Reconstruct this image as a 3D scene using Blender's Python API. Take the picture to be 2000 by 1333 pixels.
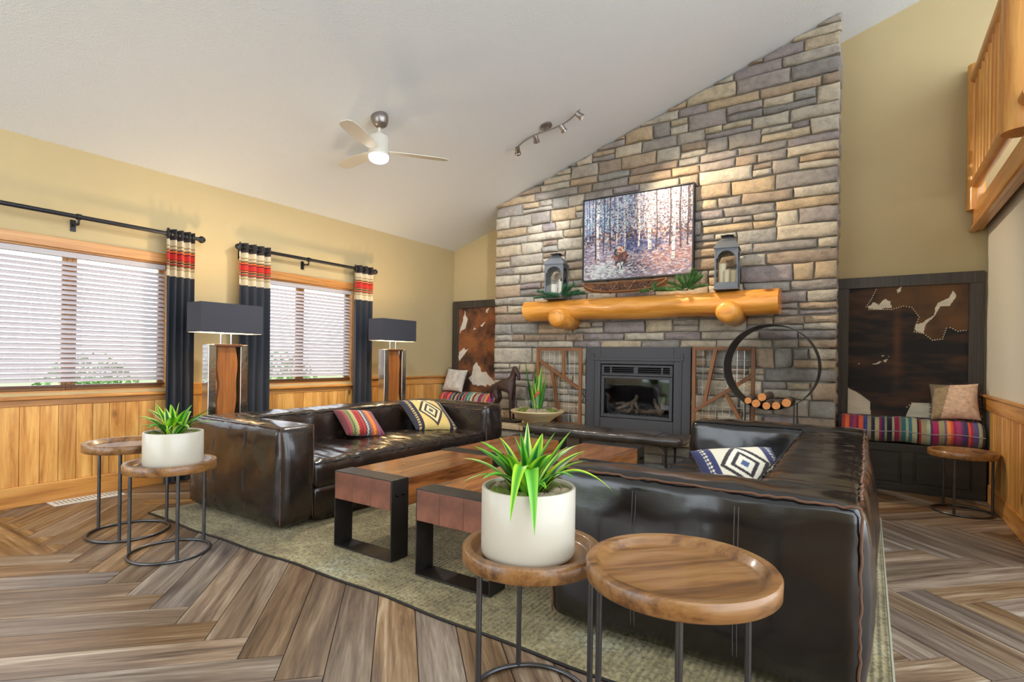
import bpy, math, random
import numpy as np
from mathutils import Vector, Matrix, noise
for o in list(bpy.data.objects): bpy.data.objects.remove(o)
SC = bpy.context.scene
COL = SC.collection
PI = math.pi
R_ = math.radians

# ------------------------------------------------------------------ camera
cam = bpy.data.cameras.new('camera'); camo = bpy.data.objects.new('camera', cam); COL.objects.link(camo)
cam.sensor_width = 36; cam.lens = 36*1055.5/2000; cam.shift_y = 34.2/2000; cam.clip_start = .05
camo.matrix_world = (Matrix.Translation((0, 0, 1.15)) @ Matrix.Rotation(.5826, 4, 'Z')
                     @ Matrix.Rotation(PI/2, 4, 'X') @ Matrix.Rotation(.0139, 4, 'Z'))
SC.camera = camo
# ------------------------------------------------------------------ world, exposure
w = bpy.data.worlds.new('daylight'); SC.world = w; w.use_nodes = True
bg = w.node_tree.nodes['Background']; bg.inputs[0].default_value = (.86, .93, 1, 1); bg.inputs[1].default_value = 4.2
vs = SC.view_settings; vs.view_transform = 'Standard'; vs.look = 'None'; vs.gamma = 1; vs.exposure = 0.08
SC.display_settings.display_device = 'sRGB'
try: SC.cycles.sample_clamp_indirect = 6; SC.cycles.max_bounces = 6; SC.cycles.diffuse_bounces = 4; SC.cycles.glossy_bounces = 3; SC.cycles.transparent_max_bounces = 10
except Exception: pass

# ------------------------------------------------------------------ room numbers (metres, camera above the origin)
XL, XR, YB, YS = -5.23, .871, 6.32, 5.765          # left wall, right wall, back wall, stone face
ZC, MC = 2.754, .3236                               # ceiling height at the left wall and its slope
SX0, SX1 = -4.07, -.25                              # stone chimney
HZ, HY = .37, 5.28                                  # hearth top and front
def ceil_z(x): return ZC + MC*(x - XL)

# ------------------------------------------------------------------ helpers
def tag(o, label=None, cat=None, group=None, kind=None):
    if label: o['label'] = label
    if cat: o['category'] = cat
    if group: o['group'] = group
    if kind: o['kind'] = kind
    return o
def thing(name, label, cat, loc=(0, 0, 0), rz=0, group=None):
    o = bpy.data.objects.new(name, None); COL.objects.link(o); o.empty_display_size = .1
    o.location = loc; o.rotation_euler = (0, 0, rz)
    return tag(o, label, cat, group)

class MB:
    def __init__(s): s.v = []; s.f = []
    def add(s, vs, fs):
        n = len(s.v); s.v += [tuple(p) for p in vs]; s.f += [tuple(i+n for i in f) for f in fs]; return s
    def box(s, x0, x1, y0, y1, z0, z1, M=None):
        c = [(x, y, z) for z in (z0, z1) for y in (y0, y1) for x in (x0, x1)]
        if M is not None: c = [M @ Vector(p) for p in c]
        return s.add(c, [(0, 2, 3, 1), (4, 5, 7, 6), (0, 1, 5, 4), (2, 6, 7, 3), (0, 4, 6, 2), (1, 3, 7, 5)])
    def bar(s, a, b, wx, wz, up=(0, 0, 1)):
        a, b = Vector(a), Vector(b); d = (b-a); L = d.length; d.normalize(); u = Vector(up)
        if abs(d.dot(u)) > .98: u = Vector((1, 0, 0))
        x = d.cross(u).normalized(); z = x.cross(d)
        M = Matrix((x, d, z)).transposed().to_4x4(); M.translation = a
        return s.box(-wx/2, wx/2, 0, L, -wz/2, wz/2, M)
    def tube(s, path, r, n=8, closed=False, cap=True):
        P = [Vector(p) for p in path]; m = len(P); rr = r if hasattr(r, '__len__') else [r]*m
        T = []
        for i in range(m):
            a = P[(i-1) % m] if (closed or i > 0) else P[i]; b = P[(i+1) % m] if (closed or i < m-1) else P[i]
            t = (b-a); T.append(t.normalized() if t.length > 1e-9 else Vector((0, 0, 1)))
        u = T[0].orthogonal().normalized(); vs = []; fs = []
        for i in range(m):
            u = (u - T[i]*u.dot(T[i])).normalized(); w_ = T[i].cross(u)
            for k in range(n):
                a = 2*PI*k/n; vs.append(P[i] + (u*math.cos(a)+w_*math.sin(a))*rr[i])
        for i in range(m if closed else m-1):
            j = (i+1) % m
            for k in range(n): fs.append((i*n+k, i*n+(k+1) % n, j*n+(k+1) % n, j*n+k))
        if cap and not closed: fs += [tuple(range(n-1, -1, -1)), tuple((m-1)*n+k for k in range(n))]
        return s.add(vs, fs)
    def lathe(s, prof, n=40, c=(0, 0, 0), M=None):
        vs = []; fs = []; m = len(prof)
        for r, z in prof:
            for k in range(n):
                a = 2*PI*k/n; p = Vector((r*math.cos(a)+c[0], r*math.sin(a)+c[1], z+c[2])); vs.append(M @ p if M is not None else p)
        for i in range(m-1):
            for k in range(n): fs.append((i*n+k, i*n+(k+1) % n, (i+1)*n+(k+1) % n, (i+1)*n+k))
        if prof[0][0] > 1e-6: fs.append(tuple(range(n-1, -1, -1)))
        if prof[-1][0] > 1e-6: fs.append(tuple((m-1)*n+k for k in range(n)))
        return s.add(vs, fs)
    def prism(s, poly, fn, d0, d1):
        """poly: 2-D points; fn(u, v, d) -> point"""
        n = len(poly); vs = [fn(u, v, d0) for u, v in poly] + [fn(u, v, d1) for u, v in poly]
        fs = [tuple(range(n-1, -1, -1)), tuple(range(n, 2*n))] + [(i, (i+1) % n, n+(i+1) % n, n+i) for i in range(n)]
        return s.add(vs, fs)
    def grid(s, fn, nu, nv):
        vs = [fn(i/nu, j/nv) for j in range(nv+1) for i in range(nu+1)]
        fs = [(j*(nu+1)+i, j*(nu+1)+i+1, (j+1)*(nu+1)+i+1, (j+1)*(nu+1)+i) for j in range(nv) for i in range(nu)]
        return s.add(vs, fs)
    def mesh(s, name, mat, smooth=True, angle=40):
        me = bpy.data.meshes.new(name); me.from_pydata(s.v, [], s.f); me.update()
        if mat: me.materials.append(mat)
        if smooth:
            me.shade_smooth(); me.set_sharp_from_angle(angle=R_(angle))
        return me
    def build(s, name, mat, parent=None, loc=(0, 0, 0), rot=(0, 0, 0), smooth=True, bevel=0, angle=40, label=None, cat=None, group=None, kind=None, fix=True):
        me = s.mesh(name, mat, smooth, angle)
        if fix:
            import bmesh
            b = bmesh.new(); b.from_mesh(me); bmesh.ops.recalc_face_normals(b, faces=b.faces); b.to_mesh(me); b.free()
        return link(name, me, parent, loc, rot, bevel, label, cat, group, kind)
def link(name, me, parent=None, loc=(0, 0, 0), rot=(0, 0, 0), bevel=0, label=None, cat=None, group=None, kind=None):
    o = bpy.data.objects.new(name, me); COL.objects.link(o)
    o.location = loc; o.rotation_euler = rot
    if parent is not None: o.parent = parent
    if bevel:
        m = o.modifiers.new('bevel', 'BEVEL'); m.width = bevel; m.segments = 2; m.limit_method = 'ANGLE'; m.angle_limit = R_(35)
    return tag(o, label, cat, group, kind)
def struct(name, mb, mat, **k): return mb.build(name, mat, kind='structure', smooth=k.pop('smooth', False), **k)
def box(name, mat, x0, x1, y0, y1, z0, z1, parent=None, bevel=.003, **k):
    """box whose origin is its own centre"""
    cx, cy, cz = (x0+x1)/2, (y0+y1)/2, (z0+z1)/2
    return MB().box(x0-cx, x1-cx, y0-cy, y1-cy, z0-cz, z1-cz).build(name, mat, parent, (cx, cy, cz), bevel=bevel, smooth=k.pop('smooth', bevel > 0), **k)
def vcol(me, cols, name='Col'):
    a = me.color_attributes.new(name, 'FLOAT_COLOR', 'POINT')
    c = np.ones((len(me.vertices), 4), np.float32); c[:, :3] = np.asarray(cols, np.float32)[:, :3]; a.data.foreach_set('color', c.ravel())
def S(r, g, b): # sRGB 0-255 -> linear
    f = lambda c: (c/255/12.92 if c/255 <= .04045 else ((c/255+.055)/1.055)**2.4)
    return (f(r), f(g), f(b))

# ------------------------------------------------------------------ materials
def newmat(name):
    m = bpy.data.materials.new(name); m.use_nodes = True; nt = m.node_tree; b = nt.nodes['Principled BSDF']; return m, nt, b
def nd(nt, t, **k):
    n = nt.nodes.new(t)
    for a, v in k.items():
        if a.startswith('i_'):
            key = a[2:]; key = int(key) if key.isdigit() else key.replace('_', ' ')
            n.inputs[key].default_value = v
        else: setattr(n, a, v)
    return n
def ramp(nt, stops, interp='LINEAR'):
    r = nt.nodes.new('ShaderNodeValToRGB'); cr = r.color_ramp; cr.interpolation = interp
    while len(cr.elements) < len(stops): cr.elements.new(.5)
    for i, (p, c) in enumerate(stops): cr.elements[i].position = p
    for i, (p, c) in enumerate(stops): cr.elements[i].position = p; cr.elements[i].color = (*c[:3], 1)
    return r
def plain(name, col, rough=.5, metal=0, bump=0, bscale=60, spec=None, coat=0, var=0, vscale=6, stretch=(1, 1, 1), emit=None, estr=0, coatr=.1):
    m, nt, b = newmat(name); L = nt.links
    b.inputs['Base Color'].default_value = (*col, 1); b.inputs['Roughness'].default_value = rough; b.inputs['Metallic'].default_value = metal
    if spec is not None: b.inputs['Specular IOR Level'].default_value = spec
    if coat: b.inputs['Coat Weight'].default_value = coat; b.inputs['Coat Roughness'].default_value = coatr
    if emit: b.inputs['Emission Color'].default_value = (*emit, 1); b.inputs['Emission Strength'].default_value = estr
    if var or bump:
        tc = nd(nt, 'ShaderNodeTexCoord'); mp = nd(nt, 'ShaderNodeMapping'); mp.inputs['Scale'].default_value = stretch; L.new(tc.outputs['Object'], mp.inputs[0])
    if var:
        n = nd(nt, 'ShaderNodeTexNoise', i_Scale=vscale, i_Detail=5.); L.new(mp.outputs[0], n.inputs['Vector'])
        lo = tuple(c*(1-var) for c in col); hi = tuple(min(1, c*(1+var)) for c in col)
        r = ramp(nt, [(.3, lo), (.7, hi)]); L.new(n.outputs['Fac'], r.inputs[0]); L.new(r.outputs[0], b.inputs['Base Color'])
    if bump:
        n2 = nd(nt, 'ShaderNodeTexNoise', i_Scale=bscale, i_Detail=4.); L.new(mp.outputs[0], n2.inputs['Vector'])
        bp = nd(nt, 'ShaderNodeBump', i_Strength=min(1, bump), i_Distance=.004*max(1, bump)); L.new(n2.outputs['Fac'], bp.inputs['Height']); L.new(bp.outputs[0], b.inputs['Normal'])
    return m
def wood(name, stops, axis='x', rough=.5, grain=14, long=.7, rnd=.25, bump=.25, coat=0, hue=.0, knots=0, fine=70):
    """stops: colour ramp of the grain; axis: local direction of the fibres; rnd: how far single pieces differ in lightness"""
    m, nt, b = newmat(name); L = nt.links; b.inputs['Roughness'].default_value = rough
    if coat: b.inputs['Coat Weight'].default_value = coat; b.inputs['Coat Roughness'].default_value = .12
    tc = nd(nt, 'ShaderNodeTexCoord'); oi = nd(nt, 'ShaderNodeObjectInfo')
    off = nd(nt, 'ShaderNodeVectorMath', operation='SCALE'); off.inputs[0].default_value = (37, 53, 71); L.new(oi.outputs['Random'], off.inputs['Scale'])
    ad = nd(nt, 'ShaderNodeVectorMath', operation='ADD'); L.new(tc.outputs['Object'], ad.inputs[0]); L.new(off.outputs[0], ad.inputs[1])
    sc = {'x': (long, grain, grain), 'y': (grain, long, grain), 'z': (grain, grain, long)}[axis]
    mp = nd(nt, 'ShaderNodeMapping'); mp.inputs['Scale'].default_value = sc; L.new(ad.outputs[0], mp.inputs[0])
    n = nd(nt, 'ShaderNodeTexNoise', i_Scale=1., i_Detail=7., i_Roughness=.6, i_Distortion=.9); L.new(mp.outputs[0], n.inputs['Vector'])
    f = tuple(fine/grain*s if s != long else s*6 for s in sc)
    mp2 = nd(nt, 'ShaderNodeMapping'); mp2.inputs['Scale'].default_value = f; L.new(ad.outputs[0], mp2.inputs[0])
    n2 = nd(nt, 'ShaderNodeTexNoise', i_Scale=1., i_Detail=3.); L.new(mp2.outputs[0], n2.inputs['Vector'])
    mx = nd(nt, 'ShaderNodeMath', operation='MULTIPLY_ADD'); L.new(n2.outputs['Fac'], mx.inputs[0]); mx.inputs[1].default_value = .3
    sb = nd(nt, 'ShaderNodeMath', operation='SUBTRACT'); L.new(n.outputs['Fac'], sb.inputs[0]); sb.inputs[1].default_value = .15; L.new(sb.outputs[0], mx.inputs[2])
    r = ramp(nt, stops); L.new(mx.outputs[0], r.inputs[0])
    hs = nd(nt, 'ShaderNodeHueSaturation'); L.new(r.outputs[0], hs.inputs['Color'])
    mr = nd(nt, 'ShaderNodeMapRange'); L.new(oi.outputs['Random'], mr.inputs[0]); mr.inputs[3].default_value = 1-rnd; mr.inputs[4].default_value = 1+rnd; L.new(mr.outputs[0], hs.inputs['Value'])
    if hue:
        wn = nd(nt, 'ShaderNodeTexWhiteNoise', noise_dimensions='1D'); L.new(oi.outputs['Random'], wn.inputs['W'])
        m2 = nd(nt, 'ShaderNodeMapRange'); L.new(wn.outputs['Value'], m2.inputs[0]); m2.inputs[3].default_value = 1-hue; m2.inputs[4].default_value = 1+hue*.4; L.new(m2.outputs[0], hs.inputs['Saturation'])
    out = hs.outputs[0]
    if knots:
        vo = nd(nt, 'ShaderNodeTexVoronoi', i_Scale=1.); mk = nd(nt, 'ShaderNodeMapping'); q = tuple(3.2 if s != long else 1.6 for s in sc); mk.inputs['Scale'].default_value = q
        L.new(ad.outputs[0], mk.inputs[0]); L.new(mk.outputs[0], vo.inputs['Vector'])
        rk = ramp(nt, [(0, (1, 1, 1)), (.05, (.8, .8, .8)), (.1, (0, 0, 0))]); L.new(vo.outputs['Distance'], rk.inputs[0])
        mm = nd(nt, 'ShaderNodeMix', data_type='RGBA'); L.new(rk.outputs[0], mm.inputs['Factor']); L.new(out, mm.inputs['A']); mm.inputs['B'].default_value = (*[c*.3 for c in stops[0][1]], 1)
        out = mm.outputs['Result']
    L.new(out, b.inputs['Base Color'])
    if bump:
        bp = nd(nt, 'ShaderNodeBump', i_Strength=bump, i_Distance=.002); L.new(mx.outputs[0], bp.inputs['Height']); L.new(bp.outputs[0], b.inputs['Normal'])
    return m
def attr_mat(name, rough=.8, bump=0, bscale=300, sheen=0):
    m, nt, b = newmat(name); a = nd(nt, 'ShaderNodeAttribute', attribute_name='Col'); nt.links.new(a.outputs['Color'], b.inputs['Base Color']); b.inputs['Roughness'].default_value = rough
    if sheen: b.inputs['Sheen Weight'].default_value = sheen
    if bump:
        tc = nd(nt, 'ShaderNodeTexCoord'); n = nd(nt, 'ShaderNodeTexNoise', i_Scale=bscale, i_Detail=2.); nt.links.new(tc.outputs['Object'], n.inputs['Vector'])
        bp = nd(nt, 'ShaderNodeBump', i_Strength=bump, i_Distance=.003); nt.links.new(n.outputs['Fac'], bp.inputs['Height']); nt.links.new(bp.outputs[0], b.inputs['Normal'])
    return m
def glass_mat(name, tint=(1, 1, 1), refl=.08):
    m, nt, b = newmat(name); nt.nodes.remove(b); L = nt.links; out = nt.nodes['Material Output']
    t = nd(nt, 'ShaderNodeBsdfTransparent'); t.inputs[0].default_value = (*tint, 1); g = nd(nt, 'ShaderNodeBsdfGlossy'); g.inputs['Roughness'].default_value = .03
    fr = nd(nt, 'ShaderNodeFresnel', i_IOR=1.45); mx = nd(nt, 'ShaderNodeMixShader'); L.new(fr.outputs[0], mx.inputs[0]); L.new(t.outputs[0], mx.inputs[1]); L.new(g.outputs[0], mx.inputs[2]); L.new(mx.outputs[0], out.inputs[0])
    return m

M = {}
M['plaster'] = plain('ceiling_plaster', S(216, 219, 220), .9, bump=1.0, bscale=85)
M['paint'] = plain('tan_wall_paint', S(186, 167, 125), .85, bump=.15, bscale=160, var=.03, vscale=2)
M['greige'] = plain('greige_wall_paint', S(205, 199, 184), .85, bump=.15, bscale=160)
M['mortar'] = plain('mortar', S(136, 132, 122), .95, bump=.8, bscale=90, var=.15, vscale=20)
M['hickory'] = wood('honey_pine_boards', [(.25, S(134, 80, 32)), (.42, S(196, 136, 66)), (.6, S(222, 168, 92)), (.8, S(236, 192, 122))], 'z', .38, grain=9, long=.9, rnd=.12, bump=.1, coat=.25, knots=1)
M['hickory_y'] = wood('honey_pine_rail', [(.25, S(150, 90, 38)), (.45, S(196, 134, 64)), (.65, S(216, 158, 84)), (.85, S(226, 176, 104))], 'y', .35, grain=14, long=.9, rnd=.06, bump=.1, coat=.3, knots=1)
M['casing'] = wood('window_casing_wood', [(.3, S(158, 104, 52)), (.5, S(192, 136, 76)), (.8, S(210, 160, 98))], 'y', .4, grain=16, rnd=.05, bump=.1, coat=.2)
M['floor'] = wood('floor_plank', [(.25, S(44, 31, 21)), (.37, S(92, 68, 46)), (.5, S(120, 94, 67)), (.6, S(142, 118, 90)), (.76, S(176, 158, 134))], 'x', .4, grain=17, long=1.0, rnd=.28, bump=.4, hue=.5, fine=120)
M['floor_base'] = plain('floor_grout', S(70, 58, 48), .8, var=.2, vscale=3)
M['leather'] = None
# ================================================================== structure
# ---- floor: herringbone planks
floor = struct('floor', MB().box(XL-.2, 4.2, -3, YB+.2, -.12, -.006), M['floor_base'], fix=False)
def clip(poly, a, b, c):       # keep a*x+b*y<=c
    out = []
    for i, p in enumerate(poly):
        q = poly[(i+1) % len(poly)]; dp = a*p[0]+b*p[1]-c; dq = a*q[0]+b*q[1]-c
        if dp <= 0: out.append(p)
        if (dp < 0 < dq) or (dq < 0 < dp):
            t = dp/(dp-dq); out.append((p[0]+(q[0]-p[0])*t, p[1]+(q[1]-p[1])*t))
    return out
PW, PL = .1672, 1.04
def floor_planks():
    s = math.sqrt(.5); ox, oy = -1.975-(PL+PW)*s, 1.140-(PL-PW)*s; g = .0021
    rest = MB()
    for t in range(-4, 6):
        for k in range(-40, 60):
            for kind in (0, 1):
                if kind == 0: p0, p1, q0, q1 = k*PW, k*PW+PL, k*PW, k*PW+PW
                else: p0, p1, q0, q1 = k*PW+PL, k*PW+PL+PW, k*PW+PW-PL, k*PW+PW
                p0 += t*PL; p1 += t*PL; q0 -= t*PL; q1 -= t*PL
                pc, qc = (p0+p1)/2, (q0+q1)/2; cx, cy = ox+(pc+qc)*s, oy+(pc-qc)*s
                if not (-6.1 < cx < 4.6 and -3.3 < cy < 6.9): continue
                ang = PI/4 if kind == 0 else 3*PI/4
                hl, hw = PL/2-g, PW/2-g; ca, sa = math.cos(ang), math.sin(ang)
                poly = [(-hl, -hw), (hl, -hw), (hl, hw), (-hl, hw)]
                for (nx, ny, c) in ((-1, 0, -(XL+.012)), (1, 0, 4.0), (0, 1, YB-.02), (0, -1, 2.9)):
                    if poly: poly = clip(poly, nx*ca+ny*sa, -nx*sa+ny*ca, c-nx*cx-ny*cy)
                if len(poly) < 3: continue
                view = -.0 < cy < 6.0 and cx < XR+.35 and (cx*.55 - cy*.835) < -.9 and cx > -cy*2.6-1.9
                if view:
                    MB().prism(poly, lambda u, v, d: (u, v, d), -.011, 0).build('floor_plank', M['floor'], floor, (cx, cy, 0), (0, 0, ang), smooth=False, fix=False)
                else:
                    rest.prism(poly, lambda u, v, d: (cx+u*ca-v*sa, cy+u*sa+v*ca, d), -.011, 0)
    rest.build('floor_planks_beyond', M['floor'], floor, smooth=False, kind='stuff')
floor_planks()

# ---- ceiling (rises to the right)
XE = 4.0
mb = MB(); mb.prism([(XL-.15, ceil_z(XL-.15)), (XE, ceil_z(XE)), (XE, ceil_z(XE)+.12), (XL-.15, ceil_z(XL-.15)+.12)], lambda u, v, d: (u, d, v), -3, YB+.15)
struct('ceiling', mb, M['plaster'])

# ---- left wall with two window openings and an unseen one added for side light
W1, W2 = (.955, 2.345), (3.07, 4.415); WZ0, WZ1 = .84, 1.96
mb = MB(); X0, X1 = XL-.15, XL
ys = [-3, -2.5, .25, W1[0], W1[1], W2[0], W2[1], YB]
for i in range(0, 7):
    a, b = ys[i], ys[i+1]
    if i in (1, 3, 5): mb.box(X0, X1, a, b, 0, WZ0); mb.box(X0, X1, a, b, WZ1, ZC+.02)
    else: mb.box(X0, X1, a, b, 0, ZC+.02)
wall_left = struct('wall_left', mb, M['paint'], fix=False)
# ---- back wall, sloped top, reaches on behind the loft
mb = MB(); mb.prism([(XL-.15, 0), (XE, 0), (XE, ceil_z(XE)+.05), (XL-.15, ceil_z(XL-.15)+.05)], lambda u, v, d: (u, d, v), YB, YB+.15)
wall_back = struct('wall_back', mb, M['paint'])
# ---- right wall below the loft
wall_right = struct('wall_right', MB().box(XR, XR+.15, 4.2, YB, 0, 2.42), M['greige'], fix=False)
struct('loft_floor', MB().box(XR-.02, XE, 4.2, YB, 2.42, 2.66), M['plaster'], fix=False)

struct('rear_light_blocker', MB().box(-1.6, XE, -3.15, -3, 0, ceil_z(-1.6)), M['paint'], fix=False)  # unseen partial wall, added to hold back light from behind the camera
# ---- left wainscot: boards, cap rail, baseboard
random.seed(3)
def boards(wall, x, sgn, y0, y1, z0, z1, wid, name='wainscot_board', mat=None):
    y = y0
    while y < y1-.01:
        w_ = min(wid*random.uniform(.85, 1.15), y1-y)
        MB().box(-.007, .007, -w_/2+.0012, w_/2-.0012, -(z1-z0)/2, (z1-z0)/2).build(name, mat or M['hickory'], wall, (x+sgn*random.uniform(.006, .0085), y+w_/2, (z0+z1)/2), bevel=.003, fix=False)
        y += w_
boards(wall_left, XL, 1, .7, 2.42, .155, .745, .108)
boards(wall_left, XL, 1, 2.42, 2.95, .155, .80, .108)
boards(wall_left, XL, 1, 2.95, 4.49, .155, .745, .108)
boards(wall_left, XL, 1, 4.49, 6.0, .155, .80, .108)
def trim(name, mat, *b, bevel=.006): return box(name, mat, *b, bevel=bevel, kind='structure')
trim('baseboard_left', M['hickory_y'], XL, XL+.024, .6, 6.0, 0, .155)
trim('trim_1', M['hickory_y'], XL, XL+.022, 2.43, 2.94, .77, .885)
trim('trim_2', M['hickory_y'], XL, XL+.022, 4.50, YB, .77, .865)
trim('trim_3', M['hickory_y'], XL, XL+.05, 4.50, YB, .865, .888)
# ---- right wainscot
boards(wall_right, XR, -1, 4.2, 5.985, .15, .77, .085, mat=M['hickory'])
trim('baseboard_right', M['hickory_y'], XR-.024, XR, 4.2, 5.97, 0, .15)
trim('trim_4', M['hickory_y'], XR-.022, XR, 4.2, YB, .76, .875)
trim('trim_5', M['hickory_y'], XR-.045, XR, 4.2, YB, .875, .895)

# ---- windows
M['glass'] = glass_mat('clear_glass')
M['slat'] = plain('blind_slat', S(226, 222, 224), .5, var=.02)
def _tr(m, f, col):
    nt = m.node_tree; b = nt.nodes['Principled BSDF']; o = nt.nodes['Material Output']; t = nd(nt, 'ShaderNodeBsdfTranslucent'); t.inputs[0].default_value = (*col, 1); x = nd(nt, 'ShaderNodeMixShader'); x.inputs[0].default_value = f
    nt.links.new(b.outputs[0], x.inputs[1]); nt.links.new(t.outputs[0], x.inputs[2]); nt.links.new(x.outputs[0], o.inputs[0])
_tr(M['slat'], .4, S(236, 222, 226))
M['brownrail'] = wood('blind_rail_wood', [(.3, S(70, 42, 26)), (.7, S(110, 70, 44))], 'y', .4, rnd=0)
M['cord'] = plain('blind_cord', S(225, 220, 215), .8)
def window(n, y0, y1, label):
    wn = tag(bpy.data.objects.new('window_%d' % n, None), kind='structure'); COL.objects.link(wn); wn.location = (XL, (y0+y1)/2, WZ0)
    cy = (y0+y1)/2; hw = (y1-y0)/2; H = WZ1-WZ0
    def part(name, mat, x0, x1, a, b, z0, z1, bevel=.004): return box(name, mat, x0, x1, a, b, z0, z1, wn, bevel)
    part('casing_head', M['casing'], 0, .022, -hw-.085, hw+.085, H-.005, H+.075)
    part('casing_side', M['casing'], 0, .02, -hw-.06, -hw, -.02, H-.006); part('casing_side', M['casing'], 0, .02, hw, hw+.08, -.02, H-.006)
    part('window_stool', M['hickory_y'], -.02, .05, -hw-.1, hw+.1, -.05, -.022, .008)
    part('casing_apron', M['casing'], 0, .02, -hw-.085, hw+.085, -.098, -.05)
    for s in (-1, 1): part('jamb', M['casing'], -.15, -.001, s*hw-(.02 if s > 0 else 0), s*hw+(.02 if s < 0 else 0), 0, H)
    part('head_jamb', M['casing'], -.15, -.001, -hw+.02, hw-.02, H-.02, H); part('sill_jamb', M['casing'], -.15, -.001, -hw+.02, hw-.02, -.02, .012)
    part('mullion', M['casing'], -.115, -.075, -.018, .018, .012, H-.02)
    for s in (-1, 1):
        a, b = (s*.018, s*(hw-.02)); a, b = min(a, b), max(a, b); sf = MB(); t = .03
        sf.box(-.11, -.08, a, a+t, .012, H-.02).box(-.11, -.08, b-t, b, .012, H-.02).box(-.11, -.08, a+t, b-t, .012, .012+t).box(-.11, -.08, a+t, b-t, H-.02-t, H-.02)
        sash = sf.build('sash', M['casing'], wn, bevel=.003)
        MB().box(-.097, -.093, a+t, b-t, .012+t, H-.02-t).build('pane', M['glass'], sash, smooth=False, fix=False)
    return wn
window(1, *W1, 'a'); window(2, *W2, 'b')
def blind(y0, y1, label, seed):
    random.seed(seed)
    t = thing('window_blind', label, 'blind', (XL-.035, (y0+y1)/2, WZ0), 0, 'wooden slat blinds in the windows'); hw = (y1-y0)/2-.025; H = WZ1-WZ0
    box('head_rail', M['slat'], -.025, .025, -hw, hw, H-.065, H-.022, t)
    n = 25; z0 = .075; dz = (H-.09-z0)/n; me = None
    for i in range(n):
        z = z0+(i+.5)*dz
        if me is None:
            mb = MB(); prof = [(-.023, 0), (-.012, .0022), (0, .003), (.012, .0022), (.023, 0)]
            vs = [(x, s*hw, zz+d) for s in (-1, 1) for d in (0, -.0025) for x, zz in prof]
            fs = []
            for k in range(4): fs += [(k, k+1, 11+k, 10+k), (5+k, 15+k, 16+k, 6+k), (k, 5+k, 6+k, k+1), (10+k, 11+k, 16+k, 15+k)]
            fs += [(0, 10, 15, 5), (4, 9, 19, 14)]
            me = mb.add(vs, fs).mesh('slat', M['slat'])
        link('slat', me, t, (0, 0, z), (0, R_(41+random.uniform(-1.5, 1.5)), 0))
    box('bottom_rail', M['brownrail'], -.025, .025, -hw, hw, .035, .055, t)
    for y in (-.82, -.38, .1, .52, .86):
        MB().tube([(.024, y*hw, .04), (.024, y*hw, H-.05)], .0012, 5).build('ladder_cord', M['cord'], t)
    return t
blind(*W1, 'white slat blind in the larger window at the left edge', 1)
blind(*W2, 'white slat blind in the window between the two floor lamps', 2)

# ---- chimney mass with firebox opening, mortar face
FX0, FX1, FZ1 = -2.74, -1.56, 1.285
mb = MB()
def cpoly(x0, x1, z0): return [(x0, z0), (x1, z0), (x1, ceil_z(x1)+.02), (x0, ceil_z(x0)+.02)]
for x0, x1, z0 in ((SX0+.05, FX0, 0), (FX0, FX1, FZ1), (FX1, SX1-.05, 0)): mb.prism(cpoly(x0, x1, z0), lambda u, v, d: (u, d, v), YS+.028, YB)
mb.box(FX0, FX1, YS+.028, YB, 0, HZ); mb.box(FX0, FX1, YS+.42, YB, HZ, FZ1)
chimney = struct('wall_chimney', mb, M['mortar'])
def stone_mat():
    m, nt, b = newmat('ledge_stone'); L = nt.links; b.inputs['Roughness'].default_value = .9
    oi = nd(nt, 'ShaderNodeObjectInfo'); tc = nd(nt, 'ShaderNodeTexCoord')
    pal = [S(166, 158, 146), S(180, 172, 157), S(149, 142, 135), S(183, 169, 145), S(154, 145, 140), S(170, 164, 153), S(173, 153, 130), S(141, 136, 132), S(186, 178, 163), S(177, 157, 129), S(153, 150, 144), S(150, 141, 141), S(191, 180, 160), S(156, 139, 122)]
    r = ramp(nt, [(i/len(pal), c) for i, c in enumerate(pal)], 'CONSTANT'); L.new(oi.outputs['Random'], r.inputs[0])
    at = nd(nt, 'ShaderNodeAttribute', attribute_name='tone'); mr = nd(nt, 'ShaderNodeMath', operation='ADD'); L.new(oi.outputs['Random'], mr.inputs[0]); L.new(at.outputs['Fac'], mr.inputs[1])
    fr = nd(nt, 'ShaderNodeMath', operation='FRACT'); L.new(mr.outputs[0], fr.inputs[0]); L.new(fr.outputs[0], r.inputs[0])
    off = nd(nt, 'ShaderNodeVectorMath', operation='SCALE'); off.inputs[0].default_value = (31, 17, 47); L.new(oi.outputs['Random'], off.inputs['Scale'])
    ad = nd(nt, 'ShaderNodeVectorMath', operation='ADD'); L.new(tc.outputs['Object'], ad.inputs[0]); L.new(off.outputs[0], ad.inputs[1])
    n = nd(nt, 'ShaderNodeTexNoise', i_Scale=11., i_Detail=8., i_Roughness=.72); L.new(ad.outputs[0], n.inputs['Vector'])
    wv = ramp(nt, [(.3, (.45, .43, .42)), (.42, (.78, .76, .74)), (.55, (1.0, .98, .95)), (.7, (1.25, 1.16, 1.02))]); L.new(n.outputs['Fac'], wv.inputs[0])
    mx = nd(nt, 'ShaderNodeMix', data_type='RGBA', blend_type='MULTIPLY'); mx.inputs['Factor'].default_value = .8; L.new(r.outputs[0], mx.inputs['A']); L.new(wv.outputs[0], mx.inputs['B'])
    L.new(mx.outputs['Result'], b.inputs['Base Color'])
    n2 = nd(nt, 'ShaderNodeTexNoise', i_Scale=20., i_Detail=9., i_Roughness=.68); L.new(ad.outputs[0], n2.inputs['Vector'])
    bp = nd(nt, 'ShaderNodeBump', i_Strength=1., i_Distance=.022); L.new(n2.outputs['Fac'], bp.inputs['Height']); L.new(bp.outputs[0], b.inputs['Normal'])
    return m
M['stone'] = stone_mat()
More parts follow.
